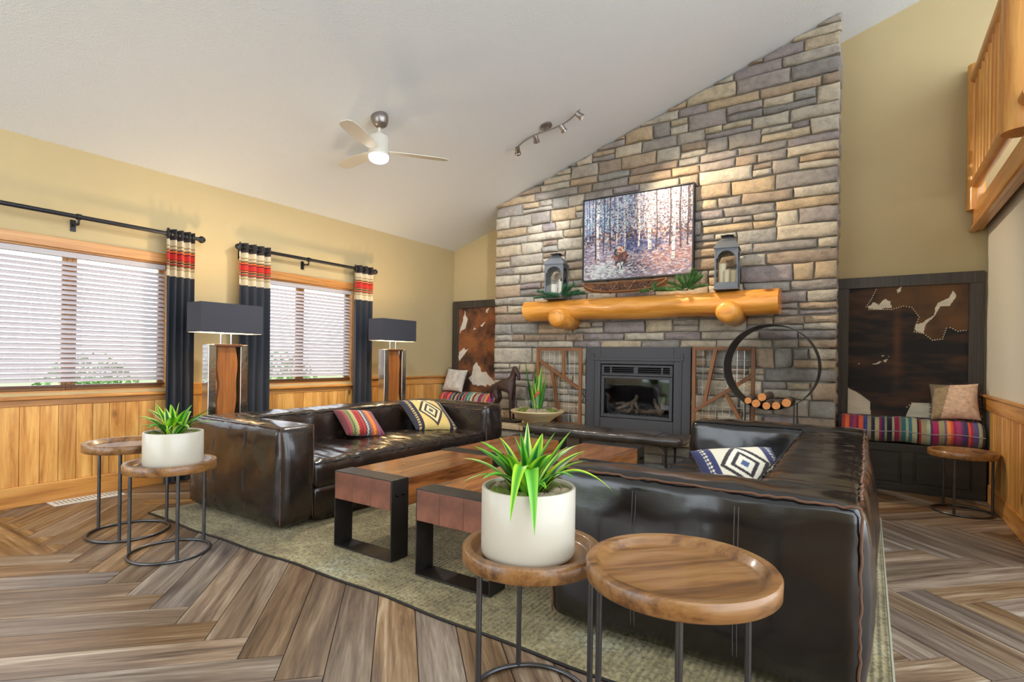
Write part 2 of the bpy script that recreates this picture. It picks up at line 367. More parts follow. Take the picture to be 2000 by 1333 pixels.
def stone_mb(poly, rng, proud):
    """poly: convex (u, v) outline around the origin; front faces -Y at y=0"""
    pts = []
    n = len(poly)
    for i, p in enumerate(poly):
        q = poly[(i+1) % n]; L = math.hypot(q[0]-p[0], q[1]-p[1]); k = 3 if L > .22 else (2 if L > .09 else 1)
        for j in range(k):
            t = j/k; jit = .0065
            pts.append((p[0]+(q[0]-p[0])*t+rng.uniform(-jit, jit), p[1]+(q[1]-p[1])*t+rng.uniform(-jit, jit)))
    m = len(pts); cx = sum(p[0] for p in pts)/m; cy = sum(p[1] for p in pts)/m
    def inset(p, d):
        L = math.hypot(p[0]-cx, p[1]-cy); w_ = max(abs(q[0]-cx) for q in pts); h_ = max(abs(q[1]-cy) for q in pts)
        return (cx+(p[0]-cx)*max(.2, 1-d/w_), cy+(p[1]-cy)*max(.2, 1-d/h_))
    vs = [(p[0], .045, p[1]) for p in pts]; vs += [(p[0], .004-proud+rng.uniform(0, .006), p[1]) for p in pts]
    vs += [(*[inset(p, .009)[0]], -.008-proud+rng.uniform(-.003, .003), inset(p, .009)[1]) for p in pts]
    vs += [(inset(p, .04)[0], -.013-proud+rng.uniform(-.006, .005), inset(p, .04)[1]) for p in pts]
    vs += [(cx, -.014-proud, cy)]
    fs = []
    for r in range(3): fs += [(r*m+i, r*m+(i+1) % m, (r+1)*m+(i+1) % m, (r+1)*m+i) for i in range(m)]
    fs += [(3*m+i, 3*m+(i+1) % m, 4*m) for i in range(m)]
    return vs, fs
def stones():
    rng = random.Random(11); quads = []
    z = HZ; top = ceil_z(SX1)
    while z < top:
        h = rng.choice([.085, .1, .11, .125, .14, .15, .165])
        if z < FZ1 < z+h+.05 and abs(z+h-FZ1) < .08: h = FZ1-z
        x = SX0-.01+rng.uniform(-.1, 0); first = True
        while x < SX1:
            w_ = rng.uniform(.16, .52)*(1 if h > .1 else 1.15)
            if first: w_ += .12; first = False
            if SX1-(x+w_) < .14: w_ = SX1-x+.01
            if h > .12 and rng.random() < .28:
                hs = h*rng.uniform(.42, .58); c = x+w_*rng.uniform(.35, .65)
                quads.append((x, x+w_, z, z+hs))
                if w_ > .34: quads.append((x, c, z+hs, z+h)); quads.append((c, x+w_, z+hs, z+h))
                else: quads.append((x, x+w_, z+hs, z+h))
            else: quads.append((x, x+w_, z, z+h))
            x += w_
        z += h
    out = []; g = .0055
    for x0, x1, z0, z1 in quads:
        x0 = max(x0, SX0-.01); x1 = min(x1, SX1+.012)
        polys = []
        if z0 < FZ1-.02 and x1 > FX0-.02 and x0 < FX1+.02:
            if x0 < FX0-.05: polys.append((x0, FX0-.02))
            if x1 > FX1+.05: polys.append((FX1+.02, x1))
        else: polys.append((x0, x1))
        for a, b in polys:
            d = lambda: rng.uniform(-.006, .006)
            P = [(a+g+d(), z0+g), (b-g+d(), z0+g+d()*.6), (b-g+d(), z1-g), (a+g+d(), z1-g+d()*.6)]
            P = clip(P, -MC, 1, ZC-MC*XL-.012)
            if len(P) < 3: continue
            ar = abs(sum(P[i][0]*P[(i+1) % len(P)][1]-P[(i+1) % len(P)][0]*P[i][1] for i in range(len(P))))/2
            if ar < .0012: continue
            # hidden behind sofa arms and the hearth things is still built
            out.append((ar, P))
    out.sort(key=lambda t: -t[0]); rest = MB(); tones = []
    for i, (ar, P) in enumerate(out):
        cx = sum(p[0] for p in P)/len(P); cz = sum(p[1] for p in P)/len(P)
        vs, fs = stone_mb([(p[0]-cx, p[1]-cz) for p in P], rng, rng.uniform(0, .022))
        if i < 298: MB().add(vs, fs).build('stone', M['stone'], chimney, (cx, YS+.012, cz), fix=True, angle=70)
        else:
            rest.add([(v[0]+cx, v[1]+YS+.012, v[2]+cz) for v in vs], fs); tones += [rng.random()]*len(vs)
    # right return of the chimney (seen edge-on)
    z = 0
    while z < ceil_z(SX1)-.15:
        h = rng.uniform(.09, .16); y = YS+.03
        while y < YB-.06:
            w_ = min(rng.uniform(.14, .3), YB-.01-y)
            for side, xx in ((1, SX1-.05), (-1, SX0+.05)):
                if z+h > ceil_z(xx)-.03: continue
                vs, fs = stone_mb([(-w_/2+g, -h/2+g), (w_/2-g, -h/2+g), (w_/2-g, h/2-g), (-w_/2+g, h/2-g)], rng, rng.uniform(0, .012))
                rest.add([(xx-side*(v[1]-.03), y+w_/2+v[0], z+h/2+v[2]) for v in vs], fs); tones += [rng.random()]*len(vs)
            y += w_
        z += h
    o = rest.build('small_stones', M['stone'], chimney, kind='stuff', angle=70)
    a = o.data.attributes.new('tone', 'FLOAT', 'POINT'); a.data.foreach_set('value', np.array(tones, np.float32))
    return len(out)
NST = stones()
# ---- raised hearth
hearth = struct('hearth', MB().box(SX0+.03, SX1-.03, HY+.06, YS+.05, 0, HZ-.055), M['mortar'], fix=False)
rng = random.Random(5)
M['slabstone'] = plain('hearth_slab_stone', S(196, 178, 144), .85, bump=.8, bscale=30, var=.2, vscale=7)
x = SX0
while x < SX1-.05:
    w_ = min(rng.uniform(.55, .8), SX1-x); w_ = SX1-x if SX1-x-w_ < .25 else w_
    box('hearth_slab', M['slabstone'], x+.003, x+w_-.003, HY, YS+.04, HZ-.055, HZ, hearth, .008); x += w_
z = 0
while z < HZ-.07:
    h = min(rng.uniform(.07, .12), HZ-.057-z); x = SX0+.02
    if HZ-.057-z-h < .04: h = HZ-.057-z
    while x < SX1-.04:
        w_ = rng.uniform(.18, .45); w_ = min(w_, SX1-.02-x)
        vs, fs = stone_mb([(-w_/2+.005, -h/2+.004), (w_/2-.005, -h/2+.004), (w_/2-.005, h/2-.004), (-w_/2+.005, h/2-.004)], rng, rng.uniform(0, .012))
        MB().add(vs, fs).build('hearth_stone', M['stone'], hearth, (x+w_/2, HY+.045, z+h/2), angle=70); x += w_
    z += h
# ================================================================== soft furniture
def leather_mat(name, base, hi, rough):
    m, nt, b = newmat(name); L = nt.links
    tc = nd(nt, 'ShaderNodeTexCoord')
    n = nd(nt, 'ShaderNodeTexNoise', i_Scale=3.5, i_Detail=5.); L.new(tc.outputs['Object'], n.inputs['Vector'])
    r = ramp(nt, [(.35, base), (.7, hi)]); L.new(n.outputs['Fac'], r.inputs[0]); L.new(r.outputs[0], b.inputs['Base Color'])
    n2 = nd(nt, 'ShaderNodeTexNoise', i_Scale=7., i_Detail=3., i_Distortion=.2); mp = nd(nt, 'ShaderNodeMapping'); mp.inputs['Scale'].default_value = (.9, 1.6, .9); L.new(tc.outputs['Object'], mp.inputs[0]); L.new(mp.outputs[0], n2.inputs['Vector'])
    vo = nd(nt, 'ShaderNodeTexVoronoi', i_Scale=260.); L.new(tc.outputs['Object'], vo.inputs['Vector'])
    rr = nd(nt, 'ShaderNodeMapRange'); L.new(n2.outputs['Fac'], rr.inputs[0]); rr.inputs[3].default_value = rough-.07; rr.inputs[4].default_value = rough+.1; L.new(rr.outputs[0], b.inputs['Roughness'])
    b1 = nd(nt, 'ShaderNodeBump', i_Strength=.14, i_Distance=.012); L.new(n2.outputs['Fac'], b1.inputs['Height'])
    b2 = nd(nt, 'ShaderNodeBump', i_Strength=.12, i_Distance=.001); L.new(vo.outputs['Distance'], b2.inputs['Height']); L.new(b1.outputs[0], b2.inputs['Normal']); L.new(b2.outputs[0], b.inputs['Normal'])
    b.inputs['Specular IOR Level'].default_value = .5; b.inputs['Coat Weight'].default_value = .5; b.inputs['Coat Roughness'].default_value = .12
    return m
M['leather'] = leather_mat('dark_brown_leather', S(24, 19, 18), S(44, 32, 26), .25)
M['leather_b'] = leather_mat('black_brown_leather', S(15, 15, 17), S(26, 22, 21), .21)
M['leather_o'] = leather_mat('worn_bench_leather', S(40, 34, 31), S(72, 62, 55), .38)
M['seam'] = plain('tan_seam', S(100, 68, 48), .7)
M['seam_d'] = plain('dark_seam', S(22, 18, 17), .6)
M['stitch'] = plain('grey_stitch', S(70, 68, 68), .7)
def puffy(size, r, puff=(0, 0, 0), cell=.032, disp=None):
    sx, sy, sz = size; n = [max(4, int(round(s/cell))) for s in size]
    idx = {}; P = []; F = []
    def vid(i, j, k):
        key = (i, j, k)
        if key not in idx: idx[key] = len(P); P.append((i/n[0]-.5, j/n[1]-.5, k/n[2]-.5))
        return idx[key]
    for ax in range(3):
        a, b = (ax+1) % 3, (ax+2) % 3
        for side in (0, n[ax]):
            for u in range(n[a]):
                for v in range(n[b]):
                    q = []
                    for du, dv in ((0, 0), (1, 0), (1, 1), (0, 1)):
                        c = [0, 0, 0]; c[ax] = side; c[a] = u+du; c[b] = v+dv; q.append(vid(*c))
                    F.append(tuple(q if side else q[::-1]))
    p = np.array(P)*np.array(size); h = np.array(size)/2; inner = h-r
    q = np.clip(p, -inner, inner); d = p-q; L = np.linalg.norm(d, axis=1, keepdims=True); L[L < 1e-9] = 1
    # keep the flats, round the edges and corners
    p2 = q + d/L*r
    nrm = d/L; un = p/h
    for ax in range(3):
        a, b = (ax+1) % 3, (ax+2) % 3
        wgt = np.abs(nrm[:, ax])**1.5*(1-un[:, a]**2)*(1-un[:, b]**2)
        p2[:, ax] += np.sign(p[:, ax])*puff[ax]*wgt
    if disp is not None: p2 = p2 + disp(p2, nrm, un)
    return p2, F
def pnoise(p, sc, seed):
    return np.array([noise.fractal(Vector((x*sc[0]+seed, y*sc[1]+seed*.7, z*sc[2]-seed)), 1, 2, 3) for x, y, z in p])
def wrinkle(amp, sc, seed, edge=0, eamp=0, eax=1, efreq=75):
    def f(p, nrm, un):
        nz = pnoise(p, sc, seed)
        if edge:
            near = np.max(np.sort(np.abs(un), axis=1)[:, 1:2], axis=1)**6
            nz = nz*amp + eamp*near*np.sin(p[:, eax]*efreq+3*np.sin(p[:, (eax+1) % 3]*9))*(.5+.5*np.sin(p[:, eax]*13+seed))
            return nrm*nz[:, None]
        return nrm*(nz*amp)[:, None]
    return f
def cushion(name, mat, c, size, r, puff, parent, disp=None, cell=.032):
    P, F = puffy(size, r, puff, cell, disp)
    return MB().add(P, F).build(name, mat, parent, c, fix=False, angle=180)
def seam(parent, pts, r, mat, name='seam', jit=.004, n=None, seed=0):
    rng = random.Random(seed); path = []
    for a, b in zip(pts[:-1], pts[1:]):
        a, b = Vector(a), Vector(b); k = max(2, int((b-a).length/.025))
        path += [a.lerp(b, i/k)+Vector((rng.uniform(-jit, jit), rng.uniform(-jit, jit), rng.uniform(-jit, jit))) for i in range(k)]
    path.append(Vector(pts[-1]))
    return MB().tube(path, r, 6).build(name, mat, parent, angle=180)
def sofa(label, loc, rz, mat, rough_edge, D=1.15, L=2.5, H=.665):
    t = thing('leather_sofa', label, 'sofa', loc, rz)
    ta, tb = .27, .38; hd, hl = D/2, L/2
    sm = M['seam']
    for k, s in enumerate((-1, 1)):
        a = cushion('arm', mat, (0, s*(hl-ta/2), H/2+.014), (D, ta, H-.012), .045, (.036, .022, .014), t, wrinkle(.008, (5, 5, 5), 3+k*9, 1, .0035, 0, 95), .03)
        j = .004 if rough_edge else .0012; rr = .0048 if rough_edge else .0032; e = .0; c = .03
        yo, yi = s*(ta/2-.012), -s*(ta/2-.014); zt = H/2-.012
        for i, pts in enumerate([[(hd-.012, yo, -H/2+.03), (hd-.012, yo, zt), (-hd+.012, yo, zt), (-hd+.012, yo, -H/2+.03)], [(hd-.014, yi, -H/2+.03), (hd-.014, yi, zt), (-hd+tb, yi, zt)]]):
            seam(a, pts, rr if i == 0 else .004, sm if (i == 0 or not rough_edge) else M['seam_d'], jit=j if i == 0 else .001, seed=i+k*3)
        for x in (-.19, .19):
            for dx in (-.007, .007):
                seam(a, [(x+dx, s*(ta/2+.008), -H/2+.07), (x+dx, s*(ta/2+.0175), -.16), (x+dx, s*(ta/2+.0205), 0), (x+dx, s*(ta/2+.0175), .16), (x+dx, s*(ta/2+.008), H/2-.06)], .0018, M['stitch'], 'stitch_line', .0004)
    LB = L-2*ta
    b = cushion('back', mat, (-hd+tb/2, 0, H/2+.01), (tb, LB+.012, H-.01), .055, (.05, 0, .012), t, wrinkle(.011, (3, 10, 3), 21, 1, .006, 1, 70), .032)
    seam(b, [(tb/2-.012, -LB/2+.01, H/2-.016), (tb/2-.012, LB/2-.01, H/2-.016)], .004, M['seam_d'], jit=.001)
    seam(b, [(-tb/2+.016, -LB/2-.1, H/2-.014), (-tb/2+.016, LB/2+.1, H/2-.014)], .0048 if rough_edge else .004, sm, jit=.004 if rough_edge else .001)
    DS = D-tb+.02
    box('base', mat, -hd+tb-.02, hd-.035, -LB/2, LB/2, .02, .23, t, .01)
    def seatd(p, nrm, un):
        w_ = pnoise(p, (2.2, 17, 2), 33); w2 = pnoise(p, (1.6, 34, 1.6), 51)
        fr = .35+.65*np.clip(un[:, 0]*.6+.5, 0, 1)
        up = np.clip(nrm[:, 2], 0, 1)
        return nrm*((w_*.02+w2*.012)*fr*up)[:, None] + nrm*(pnoise(p, (4, 4, 4), 8)*.004)[:, None]
    st = cushion('seat_cushion', mat, (hd-DS/2-.012, 0, .315), (DS, LB+.01, .2), .05, (.012, 0, .03), t, seatd, .026)
    seam(st, [(DS/2-.01, -LB/2+.02, .082), (DS/2-.01, LB/2-.02, .082)], .0045, M['seam_d'], jit=.001)
    cushion('front_panel', mat, (hd-.03, 0, .125), (.05, LB+.008, .22), .02, (.012, 0, 0), t, wrinkle(.006, (4, 9, 6), 44), .04)
    return t
SAX, SBX, SYC = -3.685, -.575, 3.31
sofa('brown leather sofa under the windows with two patterned pillows on it', (SAX, SYC, .014), 0, M['leather'], False)
sofa('black leather sofa with raw brown seams, back to the right wall', (SBX, SYC, .014), PI, M['leather_b'], True)

# ---- pillows: u, v in -1..1
def pillow(name, label, cat, loc, rot, w_, h_, th, fn, n=90, mat=None, fringe=None, parent=None, group=None):
    fab = mat or M['fabric']
    def shp(u, v, s):
        e = max(0, (1-abs(u)**3.2))*max(0, (1-abs(v)**3.2))
        return (u*w_/2*(1-.075*(1-v*v)*u*u), v*h_/2*(1-.075*(1-u*u)*v*v), s*th/2*e**.55)
    mb = MB(); cols = []
    for s in (1, -1):
        mb.grid(lambda a, b: shp(a*2-1, b*2-1, s), n, n)
        cols += [fn(i/n*2-1, j/n*2-1, s) for j in range(n+1) for i in range(n+1)]
    # turn the lower side's faces round
    half = len(mb.f)//2; mb.f = mb.f[:half]+[f[::-1] for f in mb.f[half:]]
    me = mb.mesh(name, fab, True, 180); vcol(me, cols)
    o = link(name, me, parent, loc, rot, label=label, cat=cat, group=group)
    if fringe:
        rng = random.Random(4); fb = MB()
        for k in range(220):
            t = k/220*4; sd = int(t); q = (t-sd)*2-1
            u, v = ((q, -1), (1, q), (-q, 1), (-1, -q))[sd]; x, y, z = shp(u*.97, v*.97, 0); d = Vector((u*(abs(u) > .99)+rng.uniform(-.4, .4), v*(abs(v) > .99)+rng.uniform(-.4, .4), rng.uniform(-.5, .5))).normalized()
            p = Vector((x, y, z)); fb.tube([p, p+d*.015, p+d*rng.uniform(.02, .032)+Vector((0, 0, rng.uniform(-.006, .006)))], [.0022, .002, .0008], 4)
        fb.build('fringe', fringe, o, kind='stuff', fix=False)
    return o
M['fabric'] = attr_mat('woven_fabric', .9, .5, 220, .2)
def bands(stops):
    def f(x):
        for p, c in stops:
            if x < p: return c
        return stops[-1][1]
    return f
ST1 = bands([(-.82, S(104, 34, 44)), (-.7, S(150, 60, 66)), (-.6, S(120, 128, 74)), (-.55, S(60, 70, 44)), (-.45, S(150, 150, 84)), (-.36, S(186, 178, 120)), (-.2, S(170, 36, 38)), (-.14, S(110, 28, 34)), (-.02, S(196, 50, 40)), (.04, S(60, 40, 48)), (.14, S(186, 180, 168)), (.2, S(70, 66, 84)), (.27, S(112, 98, 110)), (.34, S(190, 96, 50)), (.42, S(226, 120, 40)), (.46, S(240, 176, 70)), (.56, S(220, 100, 40)), (.62, S(150, 70, 60)), (.72, S(150, 96, 120)), (.82, S(110, 60, 84)), (.9, S(160, 50, 80)), (2, S(110, 30, 40))])
def f_stripe(u, v, s):
    c = ST1(u+.02*math.sin(v*40)); k = .85+.15*math.sin(v*160); return tuple(x*k for x in c)
def kilim(yellow, navy, brown, white, blue):
    def f(u, v, s):
        a = abs(u)
        if a > .66:
            if .74 < a < .86 and (math.sin(v*44)+.9*math.sin(a*90) > .1): return yellow
            return navy
        if a > .6: return navy
        d = abs(u)/.62*.95+abs(v)/1.05
        if d < .16: return blue
        if d < .36: return white
        if d < .52: return brown
        if d < .72: return white
        if d < .9: return brown
        return yellow
    return f
K1 = kilim(S(214, 184, 110), S(34, 32, 50), S(46, 34, 30), S(222, 206, 156), S(84, 80, 84))
K2 = kilim(S(222, 214, 190), S(40, 46, 92), S(44, 34, 38), S(230, 224, 206), S(70, 92, 136))
E0 = lambda a, b, c: Matrix.Rotation(R_(c), 4, 'Z') @ Matrix.Rotation(R_(b), 4, 'Y') @ Matrix.Rotation(R_(a), 4, 'X')
def leanrot(face, tilt, spin):
    """pillow normal turned to horizontal direction 'face' (deg), leaned back by 'tilt', spun in its plane"""
    f = R_(face); nx, ny = math.cos(f), math.sin(f); t = R_(tilt)
    nrm = Vector((nx*math.cos(t), ny*math.cos(t), math.sin(t))); up = Vector((-nx*math.sin(t), -ny*math.sin(t), math.cos(t))); rt = up.cross(nrm)
    return (Matrix((rt, up, nrm)).transposed() @ Matrix.Rotation(R_(spin), 3, 'Z')).to_euler()
pillow('throw_pillow', 'red and orange striped woven pillow on the brown leather sofa', 'pillow', (-3.70, 3.21, .57), leanrot(-4, 57, -10), .37, .34, .12, f_stripe, group=None)
pillow('throw_pillow', 'yellow and black diamond kilim pillow on the brown leather sofa', 'pillow', (-3.63, 4.02, .575), leanrot(-8, 56, -8), .49, .45, .13, K1)
pillow('throw_pillow', 'cream and navy zigzag kilim pillow on the black leather sofa', 'pillow', (-.555, 3.13, .545), leanrot(-66, 61, 8), .46, .42, .14, K2)

# ---- rug
def rug():
    x0, x1, y0, y1 = -4.30, .09, 1.82, 4.86; nx, ny = 640, 420
    X, Y = np.meshgrid(np.linspace(0, 1, nx+1), np.linspace(0, 1, ny+1)); px = x0+X*(x1-x0); py = y0+Y*(y1-y0)
    edge = np.minimum(np.minimum(X*(x1-x0), (1-X)*(x1-x0)), np.minimum(Y*(y1-y0), (1-Y)*(y1-y0)))
    py = py+np.where(Y < .02, 1, 0)*.006*np.sin(px*9)+(1-Y)**6*.012*np.sin(px*2.3+.6)
    knot = np.sin(px*2*PI/.026+np.where(np.floor(py/.017) % 2 > 0, PI, 0))*np.sin(py*2*PI/.034)
    zz = .0085+.0042*knot; zz = np.where(edge < .006, .001, zz)
    V = np.stack([px, py, zz], -1).reshape(-1, 3); F = []
    idx = np.arange((nx+1)*(ny+1)).reshape(ny+1, nx+1)
    F = np.stack([idx[:-1, :-1], idx[:-1, 1:], idx[1:, 1:], idx[1:, :-1]], -1).reshape(-1, 4)
    me = bpy.data.meshes.new('area_rug'); me.from_pydata(V.tolist(), [], F.tolist()); me.update(); me.shade_smooth()
    m, nt, b = newmat('jute_rug'); L = nt.links; b.inputs['Roughness'].default_value = .95; b.inputs['Sheen Weight'].default_value = .2
    tc = nd(nt, 'ShaderNodeTexCoord'); n = nd(nt, 'ShaderNodeTexNoise', i_Scale=1.8, i_Detail=8., i_Roughness=.7); L.new(tc.outputs['Object'], n.inputs['Vector'])
    r = ramp(nt, [(.3, S(92, 80, 50)), (.43, S(130, 117, 80)), (.55, S(156, 144, 104)), (.68, S(164, 164, 138)), (.8, S(138, 132, 96))]); L.new(n.outputs['Fac'], r.inputs[0])
    n2 = nd(nt, 'ShaderNodeTexNoise', i_Scale=60., i_Detail=4.); L.new(tc.outputs['Object'], n2.inputs['Vector']); r2 = ramp(nt, [(.3, (.4, .38, .34)), (.6, (1.1, 1.1, 1.08))]); L.new(n2.outputs['Fac'], r2.inputs[0])
    mx = nd(nt, 'ShaderNodeMix', data_type='RGBA', blend_type='MULTIPLY'); mx.inputs['Factor'].default_value = 1; L.new(r.outputs[0], mx.inputs['A']); L.new(r2.outputs[0], mx.inputs['B']); L.new(mx.outputs['Result'], b.inputs['Base Color'])
    me.materials.append(m)
    o = link('area_rug', me, label='beige and sage woven jute rug under the sofas and coffee tables', cat='rug')
    fn = lambda t: (x0+t*(x1-x0), y0+.006*math.sin((x0+t*(x1-x0))*9)+.012*math.sin((x0+t*(x1-x0))*2.3+.6), .005)
    MB().tube([fn(i/160) for i in range(161)], .0065, 6).build('edge_binding', M['seam_d'], o)
    MB().tube([(x1, y0+(y1-y0)*i/20, .005) for i in range(21)], .006, 6).build('edge_binding', plain('pale_binding', S(150, 148, 128), .9), o)
    return o
rug()

# ---- coffee tables: thick timber beams in steel strap frames
M['beam'] = wood('polished_timber', [(.25, S(70, 38, 20)), (.42, S(128, 76, 38)), (.58, S(164, 104, 54)), (.82, S(190, 130, 76))], 'y', .27, grain=11, long=1.2, rnd=.1, bump=.12, coat=.5)
M['beam_end'] = plain('red_brown_end_grain', S(116, 70, 52), .5, bump=.3, bscale=40, var=.5, vscale=7, coat=.2)
M['steel'] = plain('blackened_steel', S(58, 55, 53), .42, metal=.7, bump=.15, bscale=30, var=.25, vscale=8)
M['bolt'] = plain('bolt_steel', S(40, 38, 36), .4, metal=.8)
def coffee_table(label, x0, x1, y0, y1, zt, seed):
    cx, cy = (x0+x1)/2, (y0+y1)/2; t = thing('coffee_table', label, 'table', (cx, cy, .0135), 0, 'timber beam coffee tables'); hw, hl = (x1-x0)/2, (y1-y0)/2
    rng = random.Random(seed); zb = zt-.165; e = .008
    w3 = (2*hw-2*e)/3
    for k in range(3):
        o = box('timber', M['beam'], -hw+e+k*w3, -hw+e+(k+1)*w3-.0006, -hl+.012, hl-.012, zb, zt-.005, t, .002)
        for s in (-1, 1): box('end_grain', M['beam_end'], -w3/2+.0003, w3/2-.0003, s*(hl-.0065)-.005, s*(hl-.0065)+.005, -.08, .08, o, .002)
    for yy in (-hl+.07, 0, hl-.07):
        b = MB(); a, c = yy-.066, yy+.066; q = .007
        b.box(-hw, hw, a, c, zt-q, zt); b.box(-hw, -hw+q, a, c, 0, zt-q); b.box(hw-q, hw, a, c, 0, zt-q); b.box(-hw+q, hw-q, a, c, 0, q)
        fr = b.build('strap_frame', M['steel'], t, bevel=.0015, fix=False)
        for s in (-1, 1):
            for dy in (-.025, .025): MB().lathe([(0, 0), (.011, .001), (.011, .006), (.006, .009), (0, .0095)], 10, M=Matrix.Translation((s*hw, yy+dy, zt-.085)) @ Matrix.Rotation(s*PI/2, 4, 'Y')).build('bolt', M['bolt'], fr)
    return t
coffee_table('timber beam coffee table beside the brown leather sofa', -2.665, -2.185, 2.125, 4.20, .45, 1)
coffee_table('timber beam coffee table beside the black leather sofa', -1.965, -1.485, 2.085, 4.20, .45, 2)

# ---- round side tables
M['tray'] = wood('tray_wood', [(.24, S(56, 34, 16)), (.4, S(104, 68, 34)), (.54, S(138, 96, 52)), (.7, S(152, 114, 70)), (.88, S(160, 134, 98))], 'y', .36, grain=14, long=1.3, rnd=.06, bump=.25, coat=.3, fine=110)
M['pipe'] = plain('gunmetal_tube', S(92, 92, 94), .32, metal=.9, var=.2, vscale=12)
def side_table(label, loc, r, zt, ang, group=None, spin=0):
    t = thing('side_table', label, 'side table', (loc[0], loc[1], 0), 0, group); th = .05
    prof = [(0, zt-th), (r-.004, zt-th), (r, zt-th+.004), (r+.001, zt-.006), (r-.004, zt), (r-.026, zt), (r-.03, zt-.003), (r-.042, zt-.022), (r-.05, zt-.026), (r*.5, zt-.0262), (0, zt-.0265)]
    MB().lathe([(0.0001, zt-th)]+prof[1:-1]+[(0.0001, zt-.0265)], 72).build('tray_top', M['tray'], t, (0, 0, 0), (0, 0, spin), angle=50)
    rl = r-.03; rt = .0085
    MB().tube([(rl*math.cos(2*PI*k/56), rl*math.sin(2*PI*k/56), rt) for k in range(56)], rt, 10, True).build('base_ring', M['pipe'], t, angle=180)
    for a in ang:
        c, s_ = math.cos(R_(a)), math.sin(R_(a)); MB().tube([(rl*c, rl*s_, rt), (rl*c, rl*s_, zt-th+.002)], .0095, 12).build('leg', M['pipe'], t)
    return t
G = 'round wooden tray side tables'
va = lambda phi: -56.6+phi           # angle seen from the camera: 0 is towards it
side_table('lower round side table holding the large foreground planter', (-.935, 1.555), .232, .53, [va(-52)-4, va(70), va(190)], G, .4)
side_table('empty round tray side table in the foreground, beside the large planter', (-.437, 1.54), .262, .58, [286, 49, 188], G, -.75)
side_table('lower round side table holding the planter near the brown sofa arm', (-3.36, 1.53), .235, .532, [229, -15, 97], G, .5)
side_table('taller empty round side table by the left wood panelling', (-3.955, 1.555), .25, .586, [206, 326, 88], G, 1.1)
side_table('small round side table in front of the right striped bench', (.622, 5.46), .218, .483, [121, 250, 8], G, .2)
# ---- floor register
t = thing('floor_vent', 'white metal floor register along the left baseboard', 'vent', (-5.115, 1.72, 0))
M['vent'] = plain('vent_enamel', S(214, 212, 204), .45)
box('frame', M['vent'], -.085, .085, -.23, .23, .0005, .006, t, .002)
for k in range(15): box('louvre', plain('vent_shadow', S(120, 116, 108), .6) if k == 0 else bpy.data.materials['vent_shadow'], -.05, .05, -.196+k*.028-.0035, -.196+k*.028+.0035, .005, .0075, t, 0)  # darker strips on the plate, shade of the slits put into the colour

# ---- potted dracaenas
M['pot'] = plain('satin_white_ceramic', S(196, 190, 174), .38, coat=.3)
M['leaf'] = attr_mat('variegated_leaf', .38)
M['leaf'].node_tree.nodes['Principled BSDF'].inputs['Subsurface Weight'].default_value = .12
M['leaf'].node_tree.nodes['Principled BSDF'].inputs['Subsurface Radius'].default_value = (.02, .03, .01)
M['moss'] = plain('moss', S(96, 110, 40), .95, var=.4, vscale=25, bump=.8, bscale=50)
M['spanish'] = plain('dry_spanish_moss', S(150, 136, 112), .95, var=.3, vscale=30, bump=.8, bscale=60)
def leaf(parent, base, tip, lift, wid, c_mid, c_edge, name='leaf', n=14, fold=.25, out=None):
    base, tip = Vector(base), Vector(tip); ctl = base.lerp(tip, .42)+Vector((0, 0, lift))
    side0 = (tip-base).cross(Vector((0, 0, 1)));
    if side0.length < 1e-4: side0 = Vector((1, 0, 0))
    side0.normalize(); vs = []; cols = []; fs = []; m = 7
    for i in range(n+1):
        t = i/n; p = base*(1-t)**2+ctl*2*t*(1-t)+tip*t*t; d = ((ctl-base)*(1-t)+(tip-ctl)*t).normalized()
        up = side0.cross(d).normalized(); w_ = wid*(math.sin(PI*min(1, (t*.9+.1))**.75)**.8*.9+.12*(1-t))*(1 if t < .985 else .3)
        for k in range(m):
            u = k/(m-1)*2-1; vs.append(p+side0*(u*w_/2)+up*(abs(u)*w_*fold*.5))
            a = abs(u); cols.append(c_edge if a > .55 else (c_mid if a > .2 else tuple(x*.75 for x in c_mid)))
    for i in range(n):
        for k in range(m-1): fs.append((i*m+k, i*m+k+1, (i+1)*m+k+1, (i+1)*m+k))
    o = MB().add(vs, fs).build(name, M['leaf'], parent, fix=False, angle=180); vcol(o.data, cols); return o
VR, VT = Vector((.835, .55, 0)), Vector((.55, -.835, 0))      # to the right and towards the camera
def blob(name, mat, parent, c, r, h, seed, n=22):
    def f(a, b):
        th = a*2*PI; q = b*PI/2; rr = math.cos(q); k = 1+.25*noise.noise(Vector((math.cos(th)*2+seed, math.sin(th)*2, b*3)))
        return (c[0]+r*rr*k*math.cos(th), c[1]+r*rr*k*math.sin(th), c[2]+h*math.sin(q)*k+.006*noise.noise(Vector((math.cos(th)*9, math.sin(th)*9*rr, b*9+seed))))
    return MB().grid(f, n, 8).build(name, mat, parent, angle=180)
